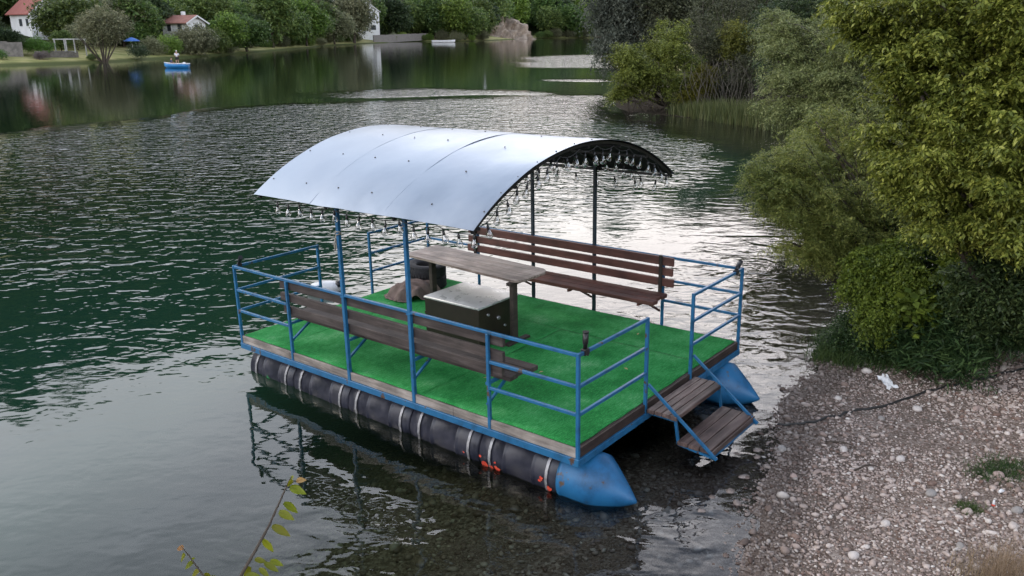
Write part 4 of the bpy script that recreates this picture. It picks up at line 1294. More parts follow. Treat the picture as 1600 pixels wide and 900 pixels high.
pts = []
r = np.random.default_rng(15)
cx_, cy_ = r.uniform(8, 190, 5000), r.uniform(-10, 330, 5000)
sR_ = sdist(np.stack([cx_, cy_], -1), SHORE_R, POLY_R)
for x, y, s_ in zip(cx_, cy_, sR_):
    if s_ > 9 + 6*(y > 30) and not (y < 75 and s_ < 18) and r.random() < .5: pts.append((x, y, r.uniform(5, 8) if s_ < 40 else r.uniform(8, 13)))
forest('forest', 'dense woodland covering the hill behind the right bank', pts[:1300], 1.5, L_far, 19, nsp=60)

# ------------------------------------------------------------------ right bank
def lobes_px(items, Yoff=0):
    """items: (px, py, Y, radius_px) -> lobes in world coordinates with real depth"""
    out_ = []
    for it in items:
        px, py, Y, rp_ = it[:4]
        c = at(px, py, Y+Yoff); rad = rp_*math.hypot(Y, CAM_H)/F_PX
        out_.append((c.x, c.y, c.z, rad, rad*(it[4] if len(it) > 4 else 1.0), rad*(it[5] if len(it) > 5 else .85)))
    return np.array(out_)

def limb_points(r, lb, base, n, per=6, curl=.25, scat=.09):
    """twigs strung along arching limbs, so that the crown has layers and gaps"""
    Os, Ds, limbs = [], [], []
    base = np.asarray(base, float)
    nl = len(lb)*per; m_ = max(4, n//nl)
    for l in lb:
        for k in range(per):
            c = l[:3]; d = unit(r.normal(0, 1, 3)*np.array([1, 1, .75]))
            tip = c + d*l[3:6]*r.uniform(.75, 1.25)
            root_ = base + (c-base)*r.uniform(.45, .85) + r.normal(0, .12, 3)*l[3]
            root_[2] = max(root_[2], base[2]+.3)
            ln = np.linalg.norm(tip-root_)
            mid = (root_+tip)/2 + np.array([0, 0, curl*ln]) + r.normal(0, .07, 3)*ln
            t = (.30 + .70*r.random(m_)**.75)[:, None]
            P = (1-t)**2*root_ + 2*t*(1-t)*mid + t*t*tip
            T = unit(2*(1-t)*(mid-root_) + 2*t*(tip-mid))
            S = unit(np.cross(T, [0, 0, 1.]) + 1e-6)*np.where(r.random((m_, 1)) < .5, -1, 1)
            Os.append(P + r.normal(0, scat*l[3], P.shape)); Ds.append(unit(T*.55 + S*r.uniform(.2, 1, (m_, 1)) + r.normal(0, .25, P.shape)))
            limbs.append((root_, mid, tip))
    return np.vstack(Os), np.vstack(Ds), limbs

def near_plant(name, label, cat, base, items, n, leaf, Lsp, K, lm, seed, width=.45, droop=.35, hang=0., side=1., bark=M_bark, r0=.05, group=None, inner=.45, jitter=.35, subn=4, br=True, up=.25, subsz=.5, limbs=0, curl=.25, scat=.09):
    r = np.random.default_rng(seed)
    lb = lobes_px(items)
    lobes = np.vstack([np.vstack([sub_lobes(r, l[:3], l[3:6], subn, subsz, 1.) for l in lb]), np.hstack([lb[:, :3], lb[:, 3:]*.72])])
    lim = []
    if limbs: O, D, lim = limb_points(r, lb, (base[0], base[1], G1(*base[:2])), n, limbs, curl, scat); n = len(O)
    else: O, D = crown_points(r, lobes, n, inner)
    V, Fq = sprays(r, O, unit(D + np.array([0, 0, up])), r.uniform(.6, 1.25, n)*Lsp, K, leaf, width, droop, side, hang, jitter)
    bz = G1(*base[:2]) - .1
    b3 = np.array([base[0], base[1], bz])
    t = empty(name, tuple(b3)); tag(t, label, cat, group)
    np_mesh('crown', V-b3, Fq, lm, t)
    if br:
        q = MB(); l2 = lb.copy(); l2[:, :3] -= b3
        branches(q, (0, 0, 0), l2, r, r0, 6, sub=0 if limbs else 4)
        for (a, b, c) in lim:
            a, b, c = Vector(a-b3), Vector(b-b3), Vector(c-b3); P_ = [a.lerp(b, u).lerp(b.lerp(c, u), u) for u in (0, .25, .5, .75, 1)]
            q.tube(P_, [r0*.30, r0*.25, r0*.19, r0*.12, r0*.04], 4, caps=False)
        q.build('trunk', bark, t)
    return t

GP = 'shrubs on the wooded point'
# far willow at the tip
near_plant('willow', 'dark blue grey willow hanging over the water at the tip of the right bank', 'tree', (8.6, 62, 0), [(985,40,62,52),(960,10,63,40),(1010,0,62,50),(955,60,61,28),(975,85,61,24),(1040,20,62,45),(948,88,61,14),(985,-30,62,50)],
    5200, .20, .9, 7, L_pen_s, 31, droop=.9, r0=.22, width=.4)
near_plant('bush', 'yellow green bush rounding over the water left on the wooded point', 'bush', (9.0, 49, 0), [(1020,95,48,44),(985,90,47.5,22),(1050,75,49,35),(1030,130,47.5,34),(990,125,47,22),(1065,120,48,34),(970,85,47.5,14),(965,145,47.5,9),(1042,60,49.5,25)],
    5200, .13, .6, 7, L_pen_y, 32, r0=.10, limbs=9, scat=.16)
near_plant('bush', 'olive brown thicket with bare arching twigs in the middle of the wooded point', 'bush', (12.5, 50.5, 0), [(1075,45,53,50),(1120,60,52,44),(1150,100,50,36),(1100,95,51,36),(1170,50,52,45),(1130,20,54,50),(1190,100,48,34),(1110,135,49,24),(1155,135,48,26)],
    5000, .12, .6, 6, L_pen_b, 33, r0=.09, bark=M_bark_grey, limbs=9, scat=.16)
near_plant('tree', 'brownish tree rising behind the thicket of the wooded point', 'tree', (14, 60, 0), [(1060,0,60,50),(1100,-20,61,55),(1030,15,60,38),(1150,-10,60,55),(1200,0,58,55),(1095,30,58,45)],
    4200, .18, .8, 6, L_pen_b, 34, r0=.2)
near_plant('bush', 'small golden yellow bush low in front of the bare twigs', 'bush', (11.2, 46.6, 0), [(1098,128,46.3,18),(1080,145,46,13),(1112,118,46.5,12),(1070,150,46,8),(1102,112,46.5,10)],
    900, .10, .4, 6, L_gold, 35, r0=.04)
near_plant('bush', 'fresh green patch of leaves above the bare twigs of the point', 'bush', (13.4, 50, 0), [(1165,62,49.5,24),(1150,50,50,18),(1185,75,49,16),(1145,85,49,12)],
    1100, .12, .5, 6, L_pen_y, 36, r0=.05)
near_plant('tree', 'dark undergrowth tree behind the pale feathery tree', 'tree', (17, 44, 0), [(1230,40,45,60),(1280,0,44,60),(1330,30,42,60),(1250,100,43,50),(1380,10,40,60),(1300,90,41,50)],
    4200, .15, .6, 6, L_dark, 37, r0=.2)
# bare arching twigs of the thicket
def bare_twigs(name, label, base, targets, seed, n=26, m_=M_bark_grey, r0=.02):
    r = np.random.default_rng(seed); b = Vector((base[0], base[1], G1(*base)-.05)); q = MB()
    for k in range(n):
        px, py, Y = targets[k % len(targets)]
        e_ = at(px + r.normal(0, 14), py + r.normal(0, 10), Y + r.normal(0, .5)) - b
        s_ = Vector((r.normal(0, .9), r.normal(0, .6), 0))
        s_ = s_*.5 + Vector((e_.x*r.uniform(.3, .9), e_.y*r.uniform(.2, .8), 0))
        m1 = s_.lerp(e_, .3) + Vector((r.normal(0, .3), r.normal(0, .3), e_.z*.35)); m2 = s_.lerp(e_, .62) + Vector((r.normal(0, .3), r.normal(0, .3), e_.z*.42))
        q.tube([s_, m1, m2, e_, e_ + Vector((r.normal(0, .5), r.normal(0, .3), -.4))], [r0, r0*.85, r0*.6, r0*.35, r0*.15], 4, caps=False)
    o = q.build(name, m_); o.location = b
    return tag(o, label, 'bush')
bare_twigs('bare_bush', 'tangle of bare grey arching twigs above the reeds', (11.8, 45.6), [(1095,105,45.5),(1120,100,45.5),(1145,104,45.5),(1075,118,46),(1170,112,44.8),(1190,125,44.2),(1130,112,45.6)], 41, 60, r0=.013)
bare_twigs('bare_bush', 'dark bare roots and twigs at the waterline of the wooded point', (8.6, 47.6), [(985,168,47.2),(1010,162,47.2),(1035,165,47),(1000,150,47.4),(1055,170,46.5),(975,150,47.5)], 42, 34, M_bark, r0=.022)

# reeds (nobody could count them)
def blades(r, X, Y, Z, H, wd, lean, seg=3):
    """bent grass blades as quad strips"""
    n = len(X); a = r.uniform(0, 2*PI, n); ln = r.normal(0, lean, (n, 2))*H[:, None]
    wv = np.stack([np.cos(a), np.sin(a), a*0], -1)*wd[:, None]*.5
    B = np.stack([X, Y, Z], -1); Vs = []
    for k in range(seg+1):
        t = k/seg
        c = B + np.stack([ln[:, 0]*t*t, ln[:, 1]*t*t, H*t*(1-.18*t*np.hypot(ln[:, 0], ln[:, 1])/np.maximum(H, .01)*2)], -1)
        w_ = wv*(1-.92*t**1.5)
        Vs += [c-w_, c+w_]
    V = np.stack(Vs, 1)
    base = (np.arange(n)*(2*(seg+1)))[:, None]
    Fq = np.concatenate([base + np.array([2*k, 2*k+1, 2*k+3, 2*k+2]) for k in range(seg)])
    return V.reshape(-1, 3), Fq
r = np.random.default_rng(51)
N_ = 9000
px = r.uniform(1040, 1260, N_); 
V_, F_, off_ = [], [], 0
X = np.interp(px, [1040,1100,1160,1230,1260], [9.0,10.0,11.2,12.6,13.2]) + r.normal(0, .25, N_)
Yb = np.interp(px, [1040,1100,1160,1230,1260], [46.2,44.0,41.3,37.8,36.0])
Y = Yb + r.exponential(.9, N_) - .2
Z = ground(X, Y)
V, Fq = blades(r, X, Y, np.maximum(Z, -.15), r.uniform(.35, 1.15, N_)*np.interp(px, [1040,1110,1180,1260], [.6,.9,1.15,1.0]), np.full(N_, .03), .16)
o = np_mesh('reeds', V, Fq, L_reed); tag(o, 'pale green reeds and bank grass along the water below the thicket', 'reeds', kind='stuff')

# pale feathery tree between the point and the near trees
near_plant('tree', 'pale feathery leaved tree filling the gap between the wooded point and the near trees', 'tree', (11.5, 22.5, 0),
    [(1280,60,23,52),(1240,60,24,38),(1215,95,23.5,34),(1320,50,22.5,50),(1260,120,22.5,46),(1320,110,22,50),(1230,150,22.5,34),(1300,165,21.5,44),(1215,60,24,26),(1350,100,21.5,50),(1245,185,22,30),(1205,35,24.5,22),(1360,160,21,40)],
    6500, .080, .42, 10, L_feath2, 61, width=.32, droop=.4, r0=.09, bark=M_bark_grey, up=.1, limbs=8, curl=.3, scat=.12)
# overhanging feathery tree at the water
near_plant('tree', 'overhanging feathery green tree whose branches reach over the water beside the raft', 'tree', (5.9, 11.6, 0),
    [(1245,250,11.6,44),(1205,285,11.4,34),(1290,225,12,55),(1340,200,12.4,58),(1290,290,11.4,58),(1235,330,11.2,42),(1330,270,11.6,62),(1285,350,11,48),(1340,340,11.2,60),(1215,250,11.8,26),(1390,240,12,60),(1240,380,10.9,26),(1300,395,10.9,30),(1390,310,11.4,58),(1185,275,11.4,18),(1275,190,12.4,36),(1360,395,10.9,44)],
    8600, .036, .26, 13, L_feath, 62, width=.30, droop=.45, r0=.05, up=.0, limbs=8, curl=.2, scat=.10)
# big yellow-green tree at the right edge
near_plant('tree', 'large yellow green tree with layered leafy boughs filling the upper right corner', 'tree', (7.2, 9.4, 0),
    [(1400,200,9.4,44),(1440,150,9.2,58),(1380,120,9.8,40),(1500,110,9.0,70),(1450,60,9.4,60),(1370,35,10,46),(1530,30,9.0,70),(1420,-10,9.6,60),(1590,90,8.8,60),(1430,250,9.0,40),(1490,220,8.8,62),(1560,190,8.6,66),(1420,300,9.0,26),(1500,300,8.8,50),(1570,280,8.5,60),(1610,200,8.4,60),(1330,10,10.2,32),(1470,350,8.9,34),(1560,350,8.6,48),(1620,330,8.4,50),(1650,60,8.6,70),(1600,-40,8.8,70),(1500,-50,9.2,70)],
    15000, .056, .23, 9, L_near, 63, width=.48, droop=.5, hang=.4, r0=.07, up=.15, limbs=9, curl=.20, scat=.05)
# understory on the bank
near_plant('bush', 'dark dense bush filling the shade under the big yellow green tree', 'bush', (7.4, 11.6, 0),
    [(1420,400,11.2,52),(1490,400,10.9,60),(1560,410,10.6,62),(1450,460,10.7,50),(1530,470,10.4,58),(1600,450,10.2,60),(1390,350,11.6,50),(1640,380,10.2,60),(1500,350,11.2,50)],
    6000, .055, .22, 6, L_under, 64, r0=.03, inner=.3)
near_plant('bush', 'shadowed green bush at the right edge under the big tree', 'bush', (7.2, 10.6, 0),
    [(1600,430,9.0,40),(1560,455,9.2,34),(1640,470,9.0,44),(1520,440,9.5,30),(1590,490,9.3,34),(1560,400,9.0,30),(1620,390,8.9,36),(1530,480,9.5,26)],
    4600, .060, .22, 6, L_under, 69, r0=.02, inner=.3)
near_plant('creeper', 'yellow green creeper draped below the overhanging feathery tree', 'creeper', (5.6, 11.3, 0),
    [(1365,425,10.4,36),(1400,410,10.4,34),(1385,465,10.2,38),(1345,450,10.4,26),(1420,450,10.2,30),(1370,495,10.2,24)],
    3600, .038, .16, 6, L_moss, 65, width=.7, droop=.8, hang=.5, r0=.015, inner=.55)
near_plant('weeds', 'low tangled weeds at the waterline left of the creeper', 'weeds', (4.75, 11.1, 0),
    [(1320,520,10.8,28),(1350,540,10.6,32),(1305,535,10.9,20),(1380,520,10.6,32),(1345,500,10.9,24),(1400,545,10.3,32),(1295,550,10.9,12)],
    2600, .042, .18, 6, L_under, 66, r0=.012, up=.4)
near_plant('weeds', 'tall lance leaved weeds on the bank above the white tissue', 'weeds', (5.6, 10.3, 0),
    [(1440,520,10.0,34),(1480,500,9.9,38),(1520,520,9.7,38),(1460,555,9.7,26),(1500,560,9.5,28),(1560,510,9.6,40),(1600,500,9.5,40),(1425,560,9.8,18)],
    1700, .13, .26, 5, L_under, 67, width=.16, droop=.35, r0=.012, up=.9)
near_plant('weeds', 'bright green leafy weeds with broad round leaves high on the bank', 'weeds', (6.6, 10.6, 0),
    [(1510,400,10.0,22),(1530,425,9.9,20),(1495,425,10,16),(1440,480,9.9,16),(1545,395,9.9,16)],
    420, .11, .2, 4, L_moss, 68, width=.85, droop=.4, r0=.01, up=.4)

# grass tufts at the foot of the bank
def grass_patch(name, label, P, n, h, seed, m_=L_grass, wd=.008, lean=.45, kind='stuff', cat='grass'):
    r = np.random.default_rng(seed); P = np.array(P, float)
    k = r.integers(0, len(P), n)
    X = P[k, 0] + r.normal(0, 1, n)*P[k, 2]; Y = P[k, 1] + r.normal(0, 1, n)*P[k, 2]
    V, Fq = blades(r, X, Y, ground(X, Y)-.01, r.uniform(.4, 1.15, n)*h, np.full(n, wd), lean)
    o = np_mesh(name, V, Fq, m_)
    return tag(o, label, cat, kind=kind)
PT = [(*wor(px, py), rad) for px, py, rad in ((1290,560,.12),(1320,570,.15),(1360,575,.18),(1400,580,.18),(1440,585,.14),(1330,540,.22),(1470,575,.2),(1520,575,.2),(1570,560,.22),(1300,535,.15),(1380,545,.3),(1450,545,.3),(1530,545,.3))]
grass_patch('grass', 'dark green grass fringe where the shrubs meet the gravel', PT, 5200, .28, 71)

# ------------------------------------------------------------------ stones
def stone_mat():
    m, n, l, b = mat('pebble_stone')
    g = n.new('ShaderNodeNewGeometry'); sp_ = n.new('ShaderNodeSeparateXYZ'); l.new(g.outputs['Position'], sp_.inputs[0])
    r_ = ramp(n, [(0,(.15,.095,.075)),(.2,(.26,.195,.165)),(.5,(.38,.305,.27)),(.85,(.48,.405,.365)),(.98,(.58,.52,.475)),(1,(.68,.64,.60))])
    l.new(g.outputs['Random Per Island'], r_.inputs[0])
    nz_ = n.new('ShaderNodeTexNoise'); nz_.inputs['Scale'].default_value = 45; nz_.inputs['Detail'].default_value = 4; l.new(g.outputs['Position'], nz_.inputs['Vector'])
    mr_ = n.new('ShaderNodeMapRange'); mr_.inputs['To Min'].default_value = .75; mr_.inputs['To Max'].default_value = 1.2; l.new(nz_.outputs['Fac'], mr_.inputs['Value'])
    nw = n.new('ShaderNodeTexNoise'); nw.inputs['Scale'].default_value = 2.2; l.new(g.outputs['Position'], nw.inputs['Vector'])
    zz = n.new('ShaderNodeMath'); zz.operation = 'MULTIPLY_ADD'; zz.inputs[1].default_value = .10; l.new(nw.outputs['Fac'], zz.inputs[0]); l.new(sp_.outputs['Z'], zz.inputs[2])
    mw = n.new('ShaderNodeMapRange'); mw.inputs['From Min'].default_value = -.07; mw.inputs['From Max'].default_value = .17
    l.new(zz.outputs[0], mw.inputs['Value'])
    wr = ramp(n, [(0,(.95,)*3),(.38,(.7,)*3),(.62,(.42,)*3),(.9,(1,)*3)]); l.new(mw.outputs[0], wr.inputs[0]); mw = wr
    mm = n.new('ShaderNodeMath'); mm.operation = 'MULTIPLY'; l.new(mr_.outputs[0], mm.inputs[0]); l.new(mw.outputs[0], mm.inputs[1])
    sc_ = n.new('ShaderNodeVectorMath'); sc_.operation = 'SCALE'; l.new(r_.outputs[0], sc_.inputs[0]); l.new(mm.outputs[0], sc_.inputs['Scale'])
    mb = n.new('ShaderNodeMapRange'); mb.inputs['From Min'].default_value = -.02; mb.inputs['From Max'].default_value = -.3
    l.new(sp_.outputs['Z'], mb.inputs['Value'])
    al = n.new('ShaderNodeMix'); al.data_type='RGBA'; al.blend_type='MULTIPLY'
    al.inputs[7].default_value = (1.0,1.0,.68,1); l.new(mb.outputs[0], al.inputs[0]); l.new(sc_.outputs[0], al.inputs[6])
    l.new(al.outputs[2], b.inputs['Base Color'])
    rr_ = n.new('ShaderNodeMapRange'); rr_.inputs['From Min'].default_value = .05; rr_.inputs['From Max'].default_value = .15; rr_.inputs['To Min'].default_value = .35; rr_.inputs['To Max'].default_value = .85
    l.new(zz.outputs[0], rr_.inputs['Value']); l.new(rr_.outputs[0], b.inputs['Roughness'])
    b.inputs['Specular IOR Level'].default_value = .3
    return m
M_stone = stone_mat()
def ico(sub):
    bm = bmesh.new(); bmesh.ops.create_icosphere(bm, subdivisions=sub, radius=1)
    V = np.array([v.co[:] for v in bm.verts]); F_ = np.array([[v.index for v in f.verts] for f in bm.faces]); bm.free(); return V, F_
def stones(name, label, X, Y, S, sub, seed, sink=.35):
    r = np.random.default_rng(seed); n = len(X); V0, F0 = ico(sub)
    Z = ground(X, Y)
    a = r.uniform(0, 2*PI, n); sc_ = np.stack([S*r.uniform(.85, 1.35, n), S*r.uniform(.7, 1.0, n), S*r.uniform(.45, .75, n)], -1)
    lump = 1 + .16*np.sin(V0[None, :, 0]*2.3 + r.uniform(0, 6, (n, 1))) + .12*np.sin(V0[None, :, 1]*3.1 + r.uniform(0, 6, (n, 1))) + .06*np.sin(V0[None, :, 2]*4 + r.uniform(0, 6, (n, 1)))
    P = V0[None]*lump[..., None]*sc_[:, None, :]
    tx = r.normal(0, .22, (n, 1))
    P = np.stack([P[..., 0], P[..., 1]*np.cos(tx)-P[..., 2]*np.sin(tx), P[..., 1]*np.sin(tx)+P[..., 2]*np.cos(tx)], -1)
    c, s_ = np.cos(a)[:, None], np.sin(a)[:, None]
    P = np.stack([P[..., 0]*c-P[..., 1]*s_, P[..., 0]*s_+P[..., 1]*c, P[..., 2]], -1)
    P += np.stack([X, Y, Z + S*(.6-sink)*.9], -1)[:, None, :]
    Fq = (F0[None] + (np.arange(n)*len(V0))[:, None, None]).reshape(-1, 3)
    o = np_mesh(name, P.reshape(-1, 3), Fq, M_stone, smooth=True)
    return tag(o, label, 'stones', kind='stuff')
def beach_pts(r, n, smin, smax, x0=1.0, x1=9.5, y0=4.6, y1=12.5):
    X, Y = r.uniform(x0, x1, n), r.uniform(y0, y1, n)
    s_ = sdist(np.stack([X, Y], -1), SHORE_R, POLY_R)
    # keep what lies roughly inside the view wedge
    k = (s_ > smin) & (s_ < smax) & (X < .66*Y + 1.2) & (X > -.66*Y - .5)
    return X[k], Y[k], s_[k]
r = np.random.default_rng(81)
X, Y, s_ = beach_pts(r, 105000, -.15, 7)
cl_ = vnoise(X, Y, .8, 31)*.5 + vnoise(X, Y, .3, 32)*.5
k = r.random(len(X)) < np.clip(.60 + .7*cl_, .08, 1)
X, Y = X[k], Y[k]
stones('gravel', 'fine pinkish grey gravel covering the beach', X, Y, r.lognormal(math.log(.0100), .32, len(X)), 1, 82, .2)
X, Y, s_ = beach_pts(r, 30000, -.1, 7)
den = np.clip(.30 + .55*vnoise(X, Y, 1.1, 33) + .25*(s_ > 1.6) + .18*(Y > 9), .04, 1)
k = r.random(len(X)) < den; X, Y = X[k], Y[k]
stones('pebbles', 'rounded pink and grey pebbles lying on the gravel', X, Y, np.clip(r.lognormal(math.log(.0165), .40, len(X)), .010, .050), 2, 83, .25)
X, Y = r.uniform(-3, 5, 9000), r.uniform(4.6, 12, 9000)
s_ = sdist(np.stack([X, Y], -1), SHORE_R, POLY_R); k = (s_ < -.1) & (s_ > -4.2) & (r.random(9000) < .8)
stones('lakebed_stones', 'submerged stones on the shallow lake bed', X[k], Y[k], np.clip(r.lognormal(math.log(.022), .42, k.sum()), .01, .07), 1, 84)
# a few bigger cobbles stand out: countable things
def cobble(px, py, sz, label):
    x, y = wor(px, py, .25); 
    for _ in range(3): x, y = wor(px, py, G1(x, y))
    V0, _F = ico(3); rr_ = np.random.default_rng(int(px+py))
    lum = 1+.10*np.sin(V0[:, 0]*2.3+rr_.uniform(0, 6))+.09*np.sin(V0[:, 1]*2.9+rr_.uniform(0, 6))
    o = np_mesh('cobble', V0*lum[:, None]*np.array([1.2, .9, .7])*sz, _F, M_cob[rr_.integers(0, 3)], smooth=True)
    o.location = (x, y, G1(x, y)+sz*.35); o.rotation_euler = (0, 0, rr_.uniform(0, 3))
    tag(o, label, 'stone', 'larger cobbles on the beach')
M_cob = [noise_mat('cobble_pale', [(.3,(.46,.41,.38)),(.7,(.60,.55,.52))], 20, .8, bump=.003), noise_mat('cobble_pink', [(.3,(.28,.20,.17)),(.7,(.40,.31,.28))], 20, .8, bump=.003), noise_mat('cobble_grey', [(.3,(.22,.20,.19)),(.7,(.34,.32,.30))], 20, .8, bump=.003)]
for px, py, sz, lb in ((1354,582,.055,'pale cobble just left of the white tissue'),(1310,624,.04,'pale cobble midway between the steps and the tissue'),(1433,641,.05,'grey cobble below the dark rope right of the tissue'),
    (1376,655,.035,'small rounded cobble below the white tissue'),(1318,705,.045,'pale flat cobble in the middle of the beach'),(1407,719,.045,'rounded pinkish cobble in the middle of the beach'),
    (1455,773,.05,'white flat cobble left of the small green weed tuft'),(1333,870,.045,'dark grey cobble near the lower edge of the beach'),(1383,820,.04,'pale cobble left of the dry grass'),
    (1525,640,.045,'pale cobble under the dark rope at the right'),(1560,745,.05,'light cobble below the green weed patch at the right edge'),(1500,855,.04,'brown grey cobble beside the dry grass stalks'),
    (1222,704,.05,'dark wet stone at the waterline right of the steps'),(1240,746,.035,'pale wet cobble near the waterline'),(1590,800,.045,'round cobble at the right edge beside the dry grass')):
    cobble(px, py, sz, lb)

# ------------------------------------------------------------------ small things on the beach
def gpt(px, py, lift=0.):
    x, y = wor(px, py, .2)
    for _ in range(5): x, y = wor(px, py, G1(x, y)+lift)
    return x, y, G1(x, y)+lift
q = MB()
pts = [gpt(px, py, .012) for px, py in ((1212,663),(1235,664),(1262,660),(1290,655),(1320,646),(1352,640),(1385,632),(1420,622),(1450,610),(1480,604),(1515,598),(1550,588),(1580,580),(1625,574),(1680,560))]
p2 = []
for a, b in zip(pts[:-1], pts[1:]):
    for u in (0, .33, .66): p2.append(Vector(a).lerp(Vector(b), u) + Vector((random.uniform(-.015, .015), random.uniform(-.03, .03), random.uniform(-.004, .010))))
q.tube(p2, [.014]*len(p2), 6)
o = q.build('mooring_rope', M_wire); tag(o, 'dark mooring rope lying across the gravel from the waterline to the right edge', 'rope')
# white tissue
x, y, z = gpt(1385, 603)
nx = 16; V = []
for j in range(nx):
    for i in range(nx):
        u, v = i/(nx-1)*2-1, j/(nx-1)*2-1
        V.append((u*.075*(1+.2*math.sin(v*5)), v*.13*(1+.15*math.sin(u*6+1)), .035+.022*math.sin(u*5+v*3)+.014*math.sin(v*9-u*6)+.02*(1-u*u)))
i = np.arange(nx*nx).reshape(nx, nx); Fq = np.stack([i[:-1,:-1], i[:-1,1:], i[1:,1:], i[1:,:-1]], -1).reshape(-1, 4)
o = np_mesh('tissue', np.array(V), Fq, M_white, smooth=True); o.location = (x, y, z+.01); o.rotation_euler = (.35, .05, .25)
tag(o, 'crumpled white tissue lying on the gravel below the weeds', 'tissue')
# scraps by the dry grass
x, y, z = gpt(1560, 772)
q = MB(); q.tube([(0,0,.02),(.03,.01,.03),(.075,.02,.02)], [.012,.02,.004], 7); o = q.build('shell', M_white); o.location = (x, y, z); tag(o, 'small white broken scrap above the dry grass', 'scrap')
x, y, z = gpt(1552, 790)
q = MB(); q.tube([(0,0,.01),(.012,.02,.05)], [.014,.008], 7, 0); q.tube([(0,0,.0),(0,0,.014)], [.016,.015], 7, 1); o = q.build('lighter', [M_white, M_red]); o.location = (x, y, z); tag(o, 'small white and red scrap on the gravel', 'scrap')
# driftwood twigs
def stick(a, b, r_, label, mt=M_bark, bend=.03):
    A, B = Vector(gpt(*a, .02)), Vector(gpt(*b, .03)); m_ = A.lerp(B, .5) + Vector((0, bend, .02)); q = MB()
    q.tube([A, A.lerp(m_, .5)+Vector((0, -.01, .004)), m_, m_.lerp(B, .5)+Vector((.01, .01, .004)), B], [r_, r_, r_*.9, r_*.7, r_*.35], 6)
    tag(q.build('stick', mt), label, 'stick')
stick((1335,735),(1372,729), .010, 'dark driftwood stick in the middle of the beach')
stick((1440,655),(1512,676), .005, 'thin pale stick lying below the rope', M_bark_grey)
stick((1290,690),(1340,700), .008, 'short dark stick left of centre on the beach')
# weed tufts on the beach
def tuft(px, py, rad, n, h, seed, label, m_=L_grass, wd=.007, lean=.7):
    x, y, z = gpt(px, py)
    r = np.random.default_rng(seed); X = r.normal(0, rad, n); Y = r.normal(0, rad*.8, n)
    V, Fq = blades(r, X, Y, ground(X+x, Y+y)-z-.005, r.uniform(.35, 1.2, n)*h, np.full(n, wd), lean)
    o = np_mesh('weed_tuft', V, Fq, m_); o.location = (x, y, z)
    return tag(o, label, 'weeds', 'weed tufts on the gravel')
tuft(1515, 795, .055, 420, .07, 1, 'small dark green weed tuft on the gravel left of the dry grass')
tuft(1570, 735, .16, 900, .10, 2, 'spreading green weed patch near the right edge of the beach')
tuft(1540, 742, .07, 260, .06, 3, 'thin dark weed tuft beside the spreading weed patch')
tuft(1448, 552, .06, 200, .12, 4, 'weed tuft at the edge of the gravel above the rope')
# dry grass at the lower right
def drygrass(px, py, n, h, seed, label, rad=.10):
    x, y, z = gpt(px, py)
    r = np.random.default_rng(seed); X = r.normal(0, rad, n); Y = r.normal(0, rad, n)
    V, Fq = blades(r, X, Y, ground(X+x, Y+y)-z-.01, r.uniform(.3, 1.15, n)*h, np.full(n, .0045), .35, 4)
    o = np_mesh('dry_grass', V, Fq, L_dry); o.location = (x, y, z)
    tag(o, label, 'dry grass', 'clumps of dry grass at the lower right')
drygrass(1560, 925, 260, .55, 5, 'tall straw coloured dry grass clump at the lower right', .07)
drygrass(1600, 900, 500, .26, 6, 'low straw coloured dry grass clump at the right corner', .16)
drygrass(1530, 900, 240, .20, 7, 'thin straw coloured dry grass clump left of the tall one', .12)

# ------------------------------------------------------------------ foreground twigs (branch tips rising into view from the bank below the camera)
def leafy_twig(name, label, keys, Ys, leaves, r0, seed):
    P = [at(px, py, Y) for (px, py), Y in zip(keys, Ys)]
    t = empty(name, tuple(P[0])); tag(t, label, 'branch', 'leafy twigs rising at the lower edge')
    q = MB(); o_ = P[0]
    L = [p-o_ for p in P]; n = len(L)
    q.tube(L, [r0*(1-.75*i/(n-1)) for i in range(n)], 6); q.build('stem', M_bark, t)
    rr_ = np.random.default_rng(seed)
    for (px, py, Y, ax, ay, ln, kind) in leaves:
        b = at(px, py, Y)-o_; tip = at(px+ax*.8, py+ay*.8, Y+rr_.uniform(-.04, .04))-o_
        d = (tip-b); le = d.length; d.normalize()
        vdir = Vector((rr_.uniform(-.4, .4), -.7, .7)).normalized(); s_ = d.cross(vdir).normalized(); nn = s_.cross(d).normalized()
        vs = []; m_ = 9
        for i in range(m_+1):
            u = i/m_; wdt = .25*le*math.sin(PI*min(1, u*.93+.07))**.8*(1-.35*u); bend = -.20*le*u*u
            c = b + d*le*u + Vector((0, 0, bend))
            vs += [c - s_*wdt + nn*wdt*.35, c, c + s_*wdt + nn*wdt*.35]
        fs = []
        for i in range(m_):
            a = 3*i; fs += [(a, a+1, a+4, a+3), (a+1, a+2, a+5, a+4)]
        q = MB(); q.add(vs, fs, 0, True)
        q.tube([b, b+d*le*.5], [.0012, .0006], 4)
        q.build('leaf', L_twigo if kind else L_twig, t)
leafy_twig('leafy_twig', 'long thin leafy twig rising at the lower edge of the view left of centre',
    [(350,1010),(376,900),(398,862),(420,822),(437,784),(449,757),(455,745)], [2.6,2.7,2.75,2.8,2.85,2.9,2.9],
    [(453,762,2.9,32,6,0,0),(443,786,2.85,28,14,0,0),(436,800,2.85,30,10,0,0),(425,822,2.8,36,14,0,0),(411,842,2.78,20,20,0,0),(398,874,2.75,24,2,0,0),(413,880,2.75,28,12,0,0),(392,886,2.72,-14,16,0,0),(405,888,2.72,20,14,0,0),(422,876,2.75,26,6,0,0),(453,758,2.9,-2,-16,0,0),(463,752,2.9,20,-7,0,1),(455,750,2.9,3,-12,0,0),(384,900,2.7,28,-6,0,0)], .008, 3)
